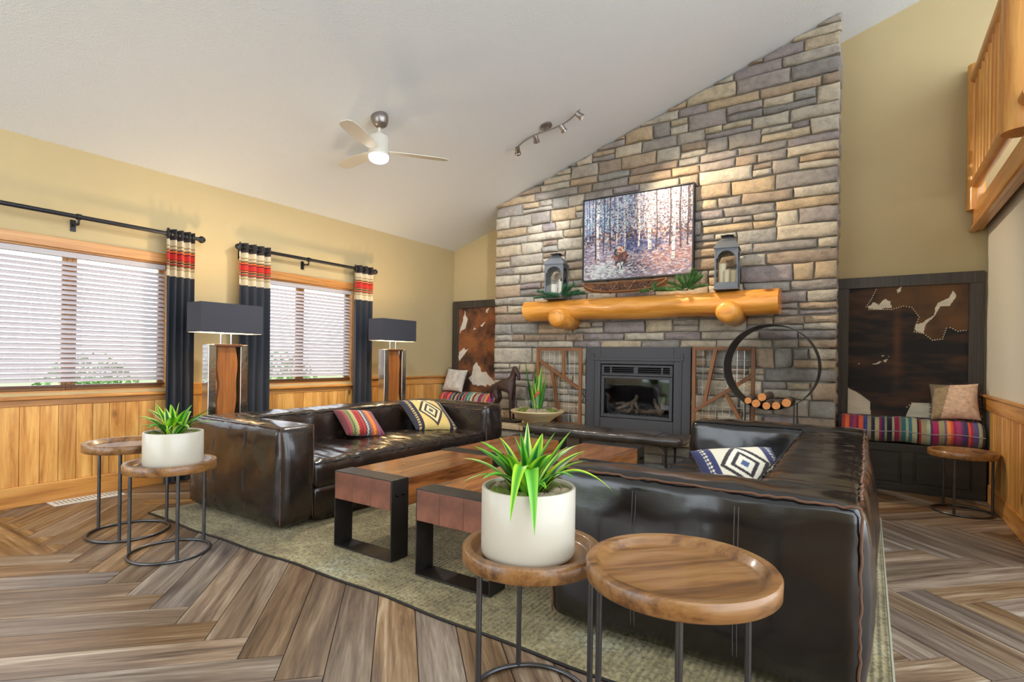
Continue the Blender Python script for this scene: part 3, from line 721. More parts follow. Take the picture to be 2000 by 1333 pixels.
def planter(label, loc, z0, r, h, tips, seed):
    t = thing('potted_dracaena', label, 'potted plant', (loc[0], loc[1], z0))
    MB().lathe([(.0001, 0), (r*.9, 0), (r*.97, .006), (r, .02), (r, h-.004), (r-.003, h), (r-.010, h), (r-.013, h-.004), (r-.015, h-.035), (.0001, h-.035)], 64).build('pot', M['pot'], t, angle=50)
    MB().lathe([(.0001, h-.026), (r-.016, h-.028)], 40).build('soil', plain('dark_soil', S(52, 40, 30), .95, bump=.6) if seed == 1 else bpy.data.materials['dark_soil'], t)
    rng = random.Random(seed)
    for k in range(7):
        a = k*2*PI/7+.4; blob('moss', M['moss'] if k % 3 else M['spanish'], t, ((r-.05)*math.cos(a), (r-.05)*math.sin(a), h-.032), .045, .03, k+seed*3)
    greens = [S(30, 118, 30), S(52, 146, 36), S(24, 104, 56), S(84, 166, 30)]; edges = [S(190, 220, 50), S(160, 206, 44), S(200, 224, 120), S(120, 190, 50)]
    for (dx, dz, dt, lift, wd) in tips:
        b = VR*(dx*.12+rng.uniform(-.015, .015))+VT*(dt*.15+rng.uniform(-.015, .015))+Vector((0, 0, h-.03)); tp = VR*dx+VT*dt+Vector((0, 0, h+dz))
        leaf(t, b, tp, lift, wd*1.75, rng.choice(greens), rng.choice(edges))
    return t
TIPS1 = [(-.22, .09, .02, .06, .034), (-.165, .14, -.02, .07, .038), (-.14, .135, .05, .06, .036), (-.03, .18, .03, .02, .03), (-.005, .205, -.05, .0, .022), (.09, .175, -.03, .03, .034), (.14, .185, .0, .03, .034), (.125, .14, .05, .05, .04),
         (.165, .13, -.04, .05, .034), (.18, .09, .04, .05, .03), (.275, -.01, .03, .14, .032), (-.06, -.06, .215, .26, .028), (.012, -.1, .21, .27, .03), (-.215, .02, .06, .09, .014), (-.1, .15, -.06, .04, .032), (-.19, .115, -.08, .05, .03), (.05, .16, -.1, .03, .032),
         (-.08, .12, .09, .06, .036), (.06, .12, .1, .07, .036), (-.15, .04, .1, .08, .03), (.14, .05, .11, .08, .028), (-.12, .07, -.14, .06, .03), (.1, .08, -.15, .06, .03), (0, .13, -.16, .05, .03), (-.05, .16, -.02, .02, .03), (.03, .15, .05, .03, .034), (.05, .02, .13, .06, .022), (.2, .1, -.1, .05, .028)]
planter('white planter with a bright variegated dracaena on the foreground tray table', (-.935, 1.53), .505, .155, .225, TIPS1, 1)
rng = random.Random(9); TIPS2 = [(.03, .17, .0, .02, .034), (-.02, .14, .05, .03, .034), (.2, .13, -.04, .05, .034), (.2, .07, .05, .06, .03), (-.2, .085, .02, .06, .034), (-.165, .02, .08, .08, .032), (-.13, .12, -.03, .05, .034), (.1, .13, .05, .04, .034), (.16, .1, -.1, .05, .03), (-.1, .08, .12, .07, .034), (.07, .09, .12, .07, .034), (-.06, .15, -.06, .03, .03), (.06, .15, -.08, .03, .03), (-.16, .06, -.1, .06, .03), (.15, .03, .1, .08, .028), (-.05, .03, .16, .09, .03), (.06, .02, .15, .09, .03), (0, .1, -.17, .06, .03), (-.2, .12, -.06, .05, .03), (.0, .15, .02, .02, .034), (.12, .06, .14, .08, .028), (-.11, .16, .0, .03, .03), (.22, .04, -.06, .08, .026)]
planter('white planter with a green dracaena on the side table by the brown sofa', (-3.365, 1.545), .506, .153, .195, TIPS2, 2)

# ---- leather bench in front of the hearth
t = thing('leather_bench', 'long dark leather bench with steel legs in front of the fireplace', 'bench', (-2.24, 5.07, 0))
P, F = puffy((1.70, .38, .085), .035, (.0, .0, .012), .03, wrinkle(.011, (5, 7, 5), 5, 1, .003, 0, 60)); MB().add(P, F).build('seat_pad', M['leather_o'], t, (0, 0, .405), fix=False, angle=180)
for x in np.linspace(-.6, .6, 6): seam(t, [(x, -.165, .452), (x, .165, .452)], .0025, M['seam_d'], 'pad_seam', .001)
for s in (-1, 1):
    mb = MB(); x = s*.70
    for y in (-.14, .14): mb.tube([(x, y, .002), (x, y, .335), (x-s*.02, y, .362)], .011, 8); mb.tube([(x, y, .29), (x-s*.03, y, .335), (x-s*.07, y, .36)], .008, 8)
    mb.bar((x, -.14, .357), (x, .14, .357), .03, .012); mb.build('leg_frame', M['steel'], t)
box('under_rail', M['steel'], -.7, .7, -.015, .015, .35, .363, t, .002)
# ================================================================== fireplace and hearth things
M['iron'] = plain('charcoal_painted_metal', S(66, 66, 70), .5, metal=.3, bump=.1, bscale=80)
M['iron_d'] = plain('dark_grille_metal', S(34, 34, 37), .5, metal=.3)
M['firebox'] = plain('sooty_firebox', S(38, 36, 36), .9, var=.3, vscale=8)
M['glow'] = glass_mat('smoked_fire_glass', (.8, .8, .82))
M['gaslog'] = plain('ceramic_log', S(176, 152, 122), .9, bump=.8, bscale=25, var=.4, vscale=14)
def fireplace():
    x0, x1, z0, z1 = -2.752, -1.548, HZ, 1.297; cx = (x0+x1)/2; y = YS-.012
    t = thing('gas_fireplace', 'charcoal metal gas fireplace insert set in the stone wall', 'fireplace', (cx, y, z0)); hw = (x1-x0)/2; H = z1-z0
    a, b, c, d = -.41, .41, .13, .725           # door zone
    box('surround_side', M['iron'], -hw, a-.012, 0, .04, 0, H, t, .004); box('surround_side', M['iron'], b+.012, hw, 0, .04, 0, H, t, .004)
    box('surround_head', M['iron'], a-.012, b+.012, .001, .04, d+.01, H-.001, t, .004)
    for s in (-1, 1): box('side_trim', M['iron'], s*(hw-.1)-.008, s*(hw-.1)+.008, -.012, .0, 0, H-.15, t, .002)
    box('head_trim', M['iron'], -hw+.1, hw-.1, -.012, .0, H-.155, H-.12, t, .003)
    for s in (-1, 1): box('trim_block', M['iron'], s*(hw-.09)-.014, s*(hw-.09)+.014, -.014, .0, H-.15, H-.07, t, .003)
    box('lower_panel', M['iron'], a-.01, b+.01, .004, .035, 0, c-.006, t, .004)
    # louvre panel
    lz0, lz1 = d-.12, d; mb = MB()
    mb.box(a, b, .006, .03, lz0, lz0+.025).box(a, b, .006, .03, lz1-.025, lz1)
    for xa, xb in ((a, a+.03), (a+.105, a+.125), (-.025, .025), (b-.125, b-.105), (b-.03, b)): mb.box(xa, xb, .006, .03, lz0+.025, lz1-.025)
    lv = mb.build('louvre_panel', M['iron'], t, bevel=.002, fix=False)
    for xa, xb in ((a+.03, a+.105), (a+.125, -.025), (.025, b-.125), (b-.105, b-.03)):
        for k in range(3): MB().box(xa, xb, .012, .03, lz0+.03+k*.022, lz0+.038+k*.022).build('louvre', M['iron_d'], lv, smooth=False, fix=False)
    # door
    e = .035; mb = MB(); mb.box(a, a+e, 0, .03, c, lz0-.006).box(b-e, b, 0, .03, c, lz0-.006).box(a+e, b-e, 0, .03, c, c+e).box(a+e, b-e, 0, .03, lz0-.006-e*.8, lz0-.006)
    dr = mb.build('glass_door', M['iron'], t, bevel=.003, fix=False)
    MB().box(a+e, b-e, .018, .021, c+e, lz0-.006-e*.8).build('pane', M['glow'], dr, smooth=False, fix=False)
    mb = MB(); mb.box(a, b, .38, .39, 0, d).box(a-.01, a, .04, .39, 0, d).box(b, b+.01, .04, .39, 0, d).box(a, b, .04, .39, c+.02, c+.03).box(a, b, .04, .39, d-.02, d)
    mb.build('firebox', M['firebox'], t, smooth=False, fix=False)
    rng = random.Random(2); g = [((-.3, .2, .19), (-.02, .24, .2), .03), ((-.27, .14, .2), (-.1, .26, .31), .026), ((-.12, .12, .18), (-.06, .22, .38), .022), ((-.02, .2, .2), (.28, .16, .2), .03), ((.12, .26, .33), (.25, .13, .19), .024), ((.22, .24, .19), (.27, .2, .36), .024), ((-.33, .27, .27), (-.05, .17, .28), .02), ((.0, .1, .18), (-.05, .14, .3), .018)]
    for p, q, r in g:
        p, q = Vector(p), Vector(q); path = [p.lerp(q, i/7)+Vector((rng.uniform(-.012, .012), rng.uniform(-.012, .012), rng.uniform(-.012, .012))) for i in range(8)]
        MB().tube(path, [r*rng.uniform(.75, 1.1) for _ in path], 8).build('ceramic_log', M['gaslog'], t, angle=180)
    mb = MB()
    for k in range(170):
        x, yy = rng.uniform(a+.05, b-.05), rng.uniform(.05, .3); s = rng.uniform(.006, .013); mb.lathe([(.0001, -s), (s*.8, -s*.3), (s*.9, s*.3), (.0001, s)], 5, (x, yy, c+.035+s*.5))
    mb.build('ember_bed', plain('glass_embers', S(120, 124, 128), .5, var=.4, vscale=40), t, kind='stuff')
fireplace()

# ---- wood and wire screens either side
M['redwood'] = wood('rustic_red_wood', [(.25, S(88, 52, 28)), (.5, S(126, 80, 44)), (.8, S(152, 102, 60))], 'y', .55, grain=16, rnd=.1, bump=.3)
M['wire'] = plain('galvanised_wire', S(196, 196, 194), .35, metal=.8)
def screen(label, x0, x1, z1, bars, seed):
    yb = YS-.075; t = thing('fireplace_screen_panel', label, 'screen panel', ((x0+x1)/2, yb, HZ), 0, 'wood and wire panels beside the fireplace'); cx = (x0+x1)/2; hw = (x1-x0)/2; H = z1-HZ; b = .036
    fr = [((-hw+b/2, 0), (-hw+b/2, H)), ((hw-b/2, 0), (hw-b/2, H)), ((-hw+b, H-b/2), (hw-b, H-b/2)), ((-hw+b, b/2), (hw-b, b/2))]
    for i, (p, q) in enumerate(fr+[((p[0]-cx, p[1]-HZ), (q[0]-cx, q[1]-HZ)) for p, q in bars]):
        P, Q = Vector((p[0], 0, p[1])), Vector((q[0], 0, q[1])); d = Q-P; L = d.length; an = math.atan2(d.z, d.x)
        k = 0 if i < 4 else (.003*(i-3))
        MB().box(-.015, .015, -L/2, L/2, -b/2+.001, b/2-.001).build('frame_rail' if i < 4 else 'lattice_bar', M['redwood'], t, ((P+Q)/2)+Vector((0, -k, 0)), Matrix(((0, d.x/L, -d.z/L), (-1, 0, 0), (0, d.z/L, d.x/L))).to_euler(), bevel=.002, fix=False)
    mb = MB(); n = int((2*hw-2*b)/.075)
    for k in range(1, n+1): x = -hw+b+k*(2*hw-2*b)/(n+1); mb.tube([(x, .012, b*.5), (x, .012, H-b*.5)], .0022, 5)
    m = int((H-2*b)/.105)
    for k in range(1, m+1): z = b+k*(H-2*b)/(m+1); mb.tube([(-hw+b*.5, .015, z), (hw-b*.5, .015, z)], .0022, 5)
    mb.build('wire_grid', M['wire'], t)
screen('wood and wire panel between the bowl planter and the fireplace', -3.385, -2.775, 1.285, [((-3.36, 1.143), (-2.808, .81)), ((-3.014, 1.25), (-3.009, .93)), ((-3.16, .99), (-3.05, .41))], 1)
screen('wood and wire panel behind the iron hoop log holder', -1.515, -.915, 1.295, [((-1.286, 1.268), (-1.39, .72)), ((-1.49, .635), (-.936, 1.018)), ((-1.179, .82), (-1.0, .50))], 2)

# ---- hoop log holder with firewood
M['strap'] = plain('dark_iron_strap', S(52, 50, 48), .5, metal=.6, bump=.2, bscale=40)
HC = (-.738, 5.455, 1.105); HR = .388; HWD = .33
t = thing('log_hoop', 'large round iron hoop log holder standing on the hearth', 'log holder', (HC[0], HC[1], HZ))
n = 72; vs = []; fs = []
for k in range(n):
    a = 2*PI*k/n; c, s = math.cos(a), math.sin(a)
    for r, y in ((HR, -HWD/2), (HR, HWD/2), (HR-.006, HWD/2), (HR-.006, -HWD/2)): vs.append((r*c, y, HC[2]-HZ+r*s))
for k in range(n):
    j = (k+1) % n
    for q in range(4): fs.append((k*4+q, k*4+(q+1) % 4, j*4+(q+1) % 4, j*4+q))
MB().add(vs, fs).build('hoop', M['strap'], t)
for sx in (-1, 1):
    for sy in (-1, 1):
        x = sx*.2; zt = HC[2]-HZ-math.sqrt(HR**2-x*x)
        MB().bar((x, sy*.13, 0), (x, sy*.13, zt+.004), .03, .008).build('leg', M['strap'], t, bevel=.001)
    box('foot_bar', M['strap'], sx*.2-.015, sx*.2+.015, -.13, .13, .0, .006, t, .001)
M['bark'] = plain('firewood_bark', S(96, 74, 54), .95, bump=1, bscale=45, var=.4, vscale=14)
M['cutend'] = plain('cut_wood_end', S(196, 128, 70), .8, var=.25, vscale=30)
def firewood(label, x, z, r, dx, seed):
    rng = random.Random(seed); L = .34; y0 = HC[1]-.185; t = thing('firewood_log', label, 'log', (x, y0, z), 0, 'firewood logs in the iron hoop'); n = 14; m = 8; vs = []; fs = []
    for i in range(m):
        f = i/(m-1)
        for k in range(n):
            a = 2*PI*k/n; q = r*(1+.07*noise.noise(Vector((math.cos(a)*1.5+seed, math.sin(a)*1.5, f*2)))); vs.append((q*math.cos(a)+dx*f, f*L, q*math.sin(a)))
    for i in range(m-1): fs += [(i*n+k, i*n+(k+1) % n, (i+1)*n+(k+1) % n, (i+1)*n+k) for k in range(n)]
    fs.append(tuple((m-1)*n+k for k in range(n)))
    MB().add(vs, fs).build('bark', M['bark'], t)
    ev = [(v[0]*.985, -.0015, v[2]*.985) for v in vs[:n]]+[(v[0]*.5, -.003, v[2]*.5) for v in vs[:n]]+[(0, -.003, 0)]
    ef = [(k, (k+1) % n, n+(k+1) % n, n+k) for k in range(n)]+[(n+k, n+(k+1) % n, 2*n) for k in range(n)]
    MB().add(ev, ef).build('cut_end', M['cutend'], t, angle=180)
zb = lambda x, r: HC[2]-math.sqrt((HR-.008-r)**2-(x-HC[0])**2)
for i, (lb, x, z, r, dx) in enumerate([('leftmost firewood log resting low in the iron hoop', -.905, None, .030, .0), ('second firewood log from the left in the iron hoop', -.838, None, .036, .0), ('firewood log lowest at the middle of the iron hoop', -.752, None, .034, 0), ('firewood log right of the middle one in the iron hoop', -.674, None, .034, .0), ('rightmost firewood log in the iron hoop', -.592, None, .037, .0), ('firewood log lying on top of the others in the hoop', -.79, .835, .036, .02)]):
    firewood(lb, x, zb(x, r) if z is None else z, r, dx, i+1)

# ---- horse sculpture
def horse():
    t = thing('horse_sculpture', 'dark brown horse sculpture standing on the hearth by the sofa', 'sculpture', (-3.70, 5.52, HZ))
    M['bronze'] = plain('dark_bronze', S(66, 46, 40), .45, metal=.3, bump=1, bscale=55, var=.45, vscale=18)
    box('plinth', plain('black_plinth', S(26, 24, 24), .5), -.24, .17, -.075, .075, 0, .022, t, .003)
    J = {}
    V = []; E = []; Rr = []
    def v(x, y, z, rx, par=None, ry=None):
        V.append((x, y, z)); Rr.append((rx, ry or rx)); i = len(V)-1
        if par is not None: E.append((par, i))
        return i
    croup = v(-.165, 0, .455, .062); belly = v(-.05, 0, .44, .07, croup); chest = v(.05, 0, .45, .062, belly); neck1 = v(.085, 0, .53, .044, chest); neck2 = v(.105, 0, .60, .034, neck1); poll = v(.125, 0, .645, .03, neck2); face = v(.155, 0, .59, .026, poll); nose = v(.168, 0, .53, .019, face); v(.172, 0, .512, .014, nose)
    for s in (-1, 1):
        v(.112, s*.02, .69, .006, v(.118, s*.017, .667, .011, poll))
        a = v(.07, s*.035, .37, .032, chest); b = v(.072, s*.035, .27, .02, a); k = v(.07, s*.035, .2, .019, b); c = v(.07, s*.035, .1, .014, k); f = v(.072, s*.035, .055, .015, c); v(.08, s*.035, .03, .02, f)
        a = v(-.16, s*.036, .36, .042, croup); b = v(-.125, s*.036, .285, .026, a); k = v(-.175, s*.036, .2, .02, b); c = v(-.165, s*.036, .1, .014, k); f = v(-.162, s*.036, .055, .015, c); v(-.152, s*.036, .03, .02, f)
    q = v(-.225, 0, .445, .018, croup); q2 = v(-.245, 0, .36, .02, q); v(-.24, 0, .27, .01, q2)
    me = bpy.data.meshes.new('body'); me.from_pydata(V, E, []); me.materials.append(M['bronze'])
    o = link('body', me, t); sk = o.modifiers.new('skin', 'SKIN'); sk.use_smooth_shade = True; sk.branch_smoothing = .3
    for i, d in enumerate(me.skin_vertices[0].data): d.radius = Rr[i]; d.use_root = (i == 1)
    ss = o.modifiers.new('sub', 'SUBSURF'); ss.levels = 2; ss.render_levels = 2
    mb = MB()
    for k in range(9):
        f = k/8; x, z = .05+.055*f, .52+.15*f; mb.box(x-.03, x-.004, -.006, .006, z-.012, z+.012, None)
    mb.build('mane', M['bronze'], t, bevel=.004)
horse()

# ---- bowl planter
def bowl():
    t = thing('bowl_planter', 'wide cream bowl with spiky green plants on the hearth', 'potted plant', (-3.21, 5.425, HZ)); r = .315
    M['bowl'] = plain('cream_glazed_bowl', S(206, 184, 138), .4, coat=.3, var=.06)
    MB().lathe([(.0001, 0), (.10, 0), (.115, .012), (.16, .06), (.23, .115), (.29, .145), (r-.012, .16), (r, .172), (r-.004, .184), (r-.02, .184), (r-.03, .172), (.2, .155), (.0001, .15)], 64).build('bowl', M['bowl'], t, angle=50)
    for k in range(9): a = k*2*PI/9; blob('moss', M['moss'] if k % 3 == 0 else M['spanish'], t, (.17*math.cos(a), .17*math.sin(a), .145), .09, .065, k+30)
    blob('moss', M['spanish'], t, (0, 0, .15), .13, .05, 77)
    rng = random.Random(6); g1 = S(62, 142, 46); g2 = S(170, 186, 70)
    for k, (dx, dz, dy, w_) in enumerate([(-.17, .68, -.02, .034), (.08, .60, -.05, .05), (-.05, .57, .0, .05), (-.02, .50, .06, .05), (.04, .48, -.08, .048), (.1, .46, .03, .046), (-.1, .45, -.05, .045), (.0, .44, -.1, .046), (.06, .5, .08, .046), (-.06, .42, .07, .046), (.13, .4, -.02, .04), (-.03, .38, -.12, .042)]):
        b = (dx*.45+rng.uniform(-.01, .01), dy*.6, .17); tp = (dx, dy, dz+.1); leaf(t, b, tp, .05 if k else -.02, w_*1.5, g1 if k % 2 else S(50, 124, 50), g2 if k % 2 else S(80, 140, 60), 'upright_leaf', fold=.35)
    for k in range(16):
        a = rng.uniform(0, 2*PI); rr = rng.uniform(.1, .24); z = rng.uniform(.2, .42); leaf(t, (rr*.4*math.cos(a), rr*.4*math.sin(a), .17), (rr*math.cos(a), rr*math.sin(a)*.8, z), .06, .03, S(110, 146, 120), S(140, 170, 150), 'succulent_leaf', n=8)
    for k in range(3): blob('bloom', plain('orange_bloom', S(190, 84, 40), .6) if k == 0 else bpy.data.materials['orange_bloom'], t, (.02+.02*k, -.07-.01*k, .34+.02*k), .018, .03, k)
bowl()

# ---- log mantel
M['logwood'] = wood('varnished_pine_log', [(.22, S(150, 84, 26)), (.42, S(208, 136, 48)), (.6, S(230, 162, 72)), (.85, S(240, 188, 106))], 'x', .42, grain=7, long=.8, rnd=.03, bump=.3, coat=.2, knots=1)
M['logend'] = plain('pine_log_end', S(214, 132, 52), .4, coat=.4, var=.2, vscale=16)
def mantel():
    x0, x1 = -3.50, -.70; t = thing('log_mantel', 'honey pine half-log mantel on two log brackets', 'mantel', ((x0+x1)/2, YS, 1.735)); L = x1-x0; n = 60; m = 26
    vs = []; fs = []
    for i in range(n+1):
        f = i/n; x = -L/2+L*f
        for k in range(m):
            a = 2*PI*k/m; cy, cz = math.cos(a), math.sin(a); q = .154*(1+.10*noise.noise(Vector((f*5, cy, cz)))+.05*noise.noise(Vector((f*14, cy*2, cz*2))))
            y = -.115+q*cy*1.02; z = -.005+q*cz*.83
            y = min(y, .03); z = min(z, .106+.004*noise.noise(Vector((f*9, y*8, 0))))
            if f < .12: xx = x+ (0.16*max(0, -z+.06))*(1-f/.12)
            else: xx = x
            vs.append((xx, y, z))
    for i in range(n): fs += [(i*m+k, i*m+(k+1) % m, (i+1)*m+(k+1) % m, (i+1)*m+k) for k in range(m)]
    lg = MB().add(vs, fs).build('half_log', M['logwood'], t, angle=60)
    MB().add(vs[:m]+vs[-m:], [tuple(range(m-1, -1, -1)), tuple(range(m, 2*m))]).build('log_end', M['logend'], lg, smooth=False)
    for xw, r, yo in ((-2.95, .112, -.43), (-1.12, .104, -.45)):
        prof = [(.0001, 0), (r*.55, .004), (r*.8, .016), (r*.95, .04), (r*1.02, .09), (r*1.1, .2), (r*1.12, .46)]
        mt = Matrix.Translation((xw-(x0+x1)/2, yo, -.115)) @ Matrix.Rotation(-PI/2, 4, 'X')
        MB().lathe(prof, 32, M=mt).build('log_bracket', M['logwood'], t, angle=180)
mantel()
MZ = 1.735+.1105

# ---- lanterns
M['zinc'] = plain('grey_zinc', S(104, 108, 114), .5, metal=.6, bump=.2, bscale=60)
M['candle'] = plain('ivory_wax', S(236, 226, 196), .5); M['candle'].node_tree.nodes['Principled BSDF'].inputs['Subsurface Weight'].default_value = .2
def lantern(label, x, y, rz, w_, cands, clabel):
    t = thing('lantern', label, 'lantern', (x, y, MZ+.001), R_(rz), 'grey metal lanterns on the mantel'); h = w_/2; zb, zt = .05, .40
    mb = MB(); mb.box(-h-.008, h+.008, -h-.008, h+.008, 0, .014); mb.box(-h, h, -h, h, .014, zb); mb.build('base', M['zinc'], t, bevel=.003, fix=False)
    p = .016
    for sx in (-1, 1):
        for sy in (-1, 1): box('corner_post', M['zinc'], min(sx*h, sx*(h-p)), max(sx*h, sx*(h-p)), min(sy*h, sy*(h-p)), max(sy*h, sy*(h-p)), zb, zt, t, .002)
    arc = [(-h+p, zt), (-h+p, zt-.1)]+[((h-p-.012)*math.cos(PI-PI*k/12), zt-.1+.075*math.sin(PI*k/12)) for k in range(13)]+[(h-p, zt-.1), (h-p, zt)]
    for k in range(4):
        q = Matrix.Rotation(k*PI/2, 4, 'Z'); mb = MB(); half = len(arc)
        top = [(-h+p+(2*h-2*p)*i/(half-1), zt) for i in range(half)]
        vs = []
        for (u, v_), (a, b) in zip(arc, top):
            for d in (-h+.003, -h+.009): vs += [q @ Vector((u, d, v_)), q @ Vector((a, d, b))]
        fs = []
        for i in range(half-1): b = i*4; fs += [(b, b+4, b+5, b+1), (b+2, b+3, b+7, b+6), (b, b+2, b+6, b+4)]
        mb.add(vs, fs)
        pn = mb.build('arched_panel', M['zinc'], t, smooth=False)
        MB().box(-h+p, h-p, -h+.003, -h+.009, zb, zb+.02, q).build('panel_rail', M['zinc'], t, smooth=False, fix=False)
        MB().box(-h+p, h-p, -h+.010, -h+.0115, zb+.01, zt-.02, q).build('pane', M['glass'], pn, smooth=False, fix=False)
    prof = [(h+.008, zt), (h+.008, zt+.012), (h-.004, zt+.03), (h*.8, zt+.062), (h*.58, zt+.092), (h*.42, zt+.106)]
    vs = []; fs = []
    for r, z in prof:
        vs += [(-r, -r, z), (r, -r, z), (r, r, z), (-r, r, z)]
    for i in range(len(prof)-1): fs += [(i*4+k, i*4+(k+1) % 4, i*4+4+(k+1) % 4, i*4+4+k) for k in range(4)]
    fs += [(3, 2, 1, 0), tuple(4*(len(prof)-1)+k for k in range(4))]
    MB().add(vs, fs).build('roof', M['zinc'], t, angle=60)
    r = h*.36; mb = MB(); mb.box(-r, r, -r, r, zt+.106, zt+.128); r2 = h*.55; mb.box(-r2, r2, -r2, r2, zt+.128, zt+.135); mb.build('vent_cap', M['iron_d'], t, bevel=.002, fix=False)
    MB().tube([(.034*math.cos(a), 0, zt+.139+.010*math.sin(a)) for a in np.linspace(0, PI, 12)], .003, 6).build('handle', M['iron_d'], t)
    box('latch', M['iron_d'], h-.03, h-.012, -h-.004, -h+.004, .2, .235, t, .001)
    for i, (cx, cy, r, hh) in enumerate(cands):
        pt = Matrix.Translation((x, y, MZ+.001)) @ Matrix.Rotation(R_(rz), 4, 'Z') @ Vector((cx, cy, zb+.0005))
        c = MB().lathe([(.0001, 0), (r, 0), (r, hh-.004), (r-.004, hh), (r*.7, hh-.003), (.0001, hh-.006)], 28).build('pillar_candle', M['candle'], None, pt, label=clabel[i], cat='candle', group='ivory candles in the lanterns')
        MB().tube([(0, 0, hh-.008), (0, 0, hh+.008)], .0012, 5).build('wick', M['iron_d'], c)
lantern('grey metal lantern at the left end of the mantel', -3.07, 5.585, 12, .225, [(-.02, -.02, .035, .13), (.05, .03, .033, .19)], ['shorter ivory candle inside the left mantel lantern', 'taller ivory candle inside the left mantel lantern'])
lantern('grey metal lantern at the right end of the mantel', -1.165, 5.585, 6, .215, [(-.045, .0, .034, .215), (.0, -.05, .026, .14), (.05, .025, .033, .15)], ['tallest ivory candle inside the right mantel lantern', 'thin front ivory candle inside the right mantel lantern', 'stout rear right ivory candle inside the right mantel lantern'])

# ---- canoe
def canoe():
    t = thing('model_canoe', 'small brown birch canoe filled with pine cones on the mantel', 'model canoe', (-2.19, 5.55, MZ+.035)); t.rotation_euler = (R_(42), 0, 0); L = .94
    M['canoe'] = wood('birchbark_canoe', [(.3, S(104, 64, 40)), (.6, S(146, 98, 64)), (.85, S(170, 122, 84))], 'x', .55, grain=10, rnd=0, bump=.2)
    def hull(u, v, off=0):
        x = (u-.5)*L; e = abs(2*u-1); wd = (.085-off)*(max(0, 1-e**2.4))**.6+.002; hg = .085+.06*e**4; kl = .028+.045*e**6; a = (v-.5)*PI
        return (x*(1-.02*(abs(v-.5)*2 < .3)), wd*math.sin(a), kl+(hg-kl)*(1-math.cos(a))**1.2+off*.6)
    MB().grid(lambda u, v: hull(u, v), 40, 14).build('hull', M['canoe'], t, angle=180)
    MB().grid(lambda u, v: hull(u, v, .006), 40, 14).build('hull_lining', M['canoe'], t, angle=180)
    for s in (0, 1): MB().tube([hull(i/40, s) for i in range(41)], .006, 6).build('gunwale', M['redwood'], t)
    for x in (-.09, .1): MB().bar((x-.035, -.08, .09), (x+.0, .08, .094), .012, .008).build('thwart', M['canoe'], t)
    for x in (-.18, .19): box('foot', M['canoe'], x-.012, x+.012, -.012, .012, -.0, .034, t, .002)
    rng = random.Random(3); mb = MB()
    for k in range(230):
        x = rng.uniform(-.36, .36); e = abs(2*x/L); w_ = .075*(1-e**2.4)**.6; y = rng.uniform(-w_, w_)*.8; s = rng.uniform(.007, .014); mb.lathe([(.0001, -s), (s*.9, -s*.4), (s*.7, s*.4), (.0001, s)], 6, (x, y, .07+rng.uniform(0, .022)+.02*e))
    mb.build('pine_cone_filling', plain('pine_cones', S(92, 66, 52), .9, var=.6, vscale=60), t, kind='stuff', fix=False)
canoe()
# ---- pine greenery
M['needle'] = plain('pine_needles', S(74, 116, 56), .6, var=.35, vscale=18); M['needle_b'] = plain('blue_pine_needles', S(54, 104, 70), .6, var=.35, vscale=18); M['twig'] = plain('twig', S(90, 64, 42), .9)
def greenery(label, x, y, stems, mat, seed):
    rng = random.Random(seed); t = thing('pine_sprig', label, 'greenery', (x, y, MZ), 0, 'pine greenery on the mantel'); tw = MB(); ne = MB()
    for (dx, dy, dz, L) in stems:
        d = Vector((dx, dy, dz)).normalized(); p0 = Vector((0, 0, .012)); path = [p0+d*(L*i/6)+Vector((0, 0, -.02*(i/6)**2)) for i in range(7)]; tw.tube(path, .0025, 5)
        for i in range(int(L*2400)):
            f = rng.uniform(.15, 1.05); p = p0+d*(L*f)+Vector((0, 0, -.02*f*f)); nd_ = (d*rng.uniform(.3, 1)+Vector((rng.uniform(-1, 1), rng.uniform(-1, 1), rng.uniform(-.3, 1.1)))).normalized(); q = p+nd_*rng.uniform(.03, .06)
            q.z = max(q.z, .006); p.z = max(p.z, .006); s = nd_.orthogonal().normalized()*.0017; ne.add([p-s, p+s, q], [(0, 1, 2)])
    tw.build('twigs', M['twig'], t); ne.build('needles', mat, t, kind='stuff', smooth=False, fix=False)
greenery('bluish pine greenery around the left mantel lantern', -2.93, 5.46, [(-1, -.1, .06, .32), (-.7, -.25, .2, .2), (.5, .1, .55, .2), (.9, .0, .3, .22), (1, -.15, .12, .3), (.1, .2, .9, .15), (.3, -.2, .4, .16), (-1, .1, .3, .34)], M['needle_b'], 1)
greenery('green pine greenery between the canoe and right mantel lantern', -1.53, 5.5, [(-1, -.1, .15, .2), (-.8, .1, .45, .22), (.2, .1, .9, .22), (.4, -.1, .7, .2), (-.1, -.1, .8, .16), (.6, .0, .6, .2), (.9, -.1, .25, .18), (-.2, -.25, .4, .16), (-.4, .2, .6, .2), (.5, .2, .8, .18)], M['needle'], 2)
greenery('short pine sprig under the right end of the canoe', -1.86, 5.42, [(-1, 0, .15, .12), (.9, -.1, .2, .14), (.2, .1, .5, .09), (1, .2, .1, .2)], M['needle'], 3)
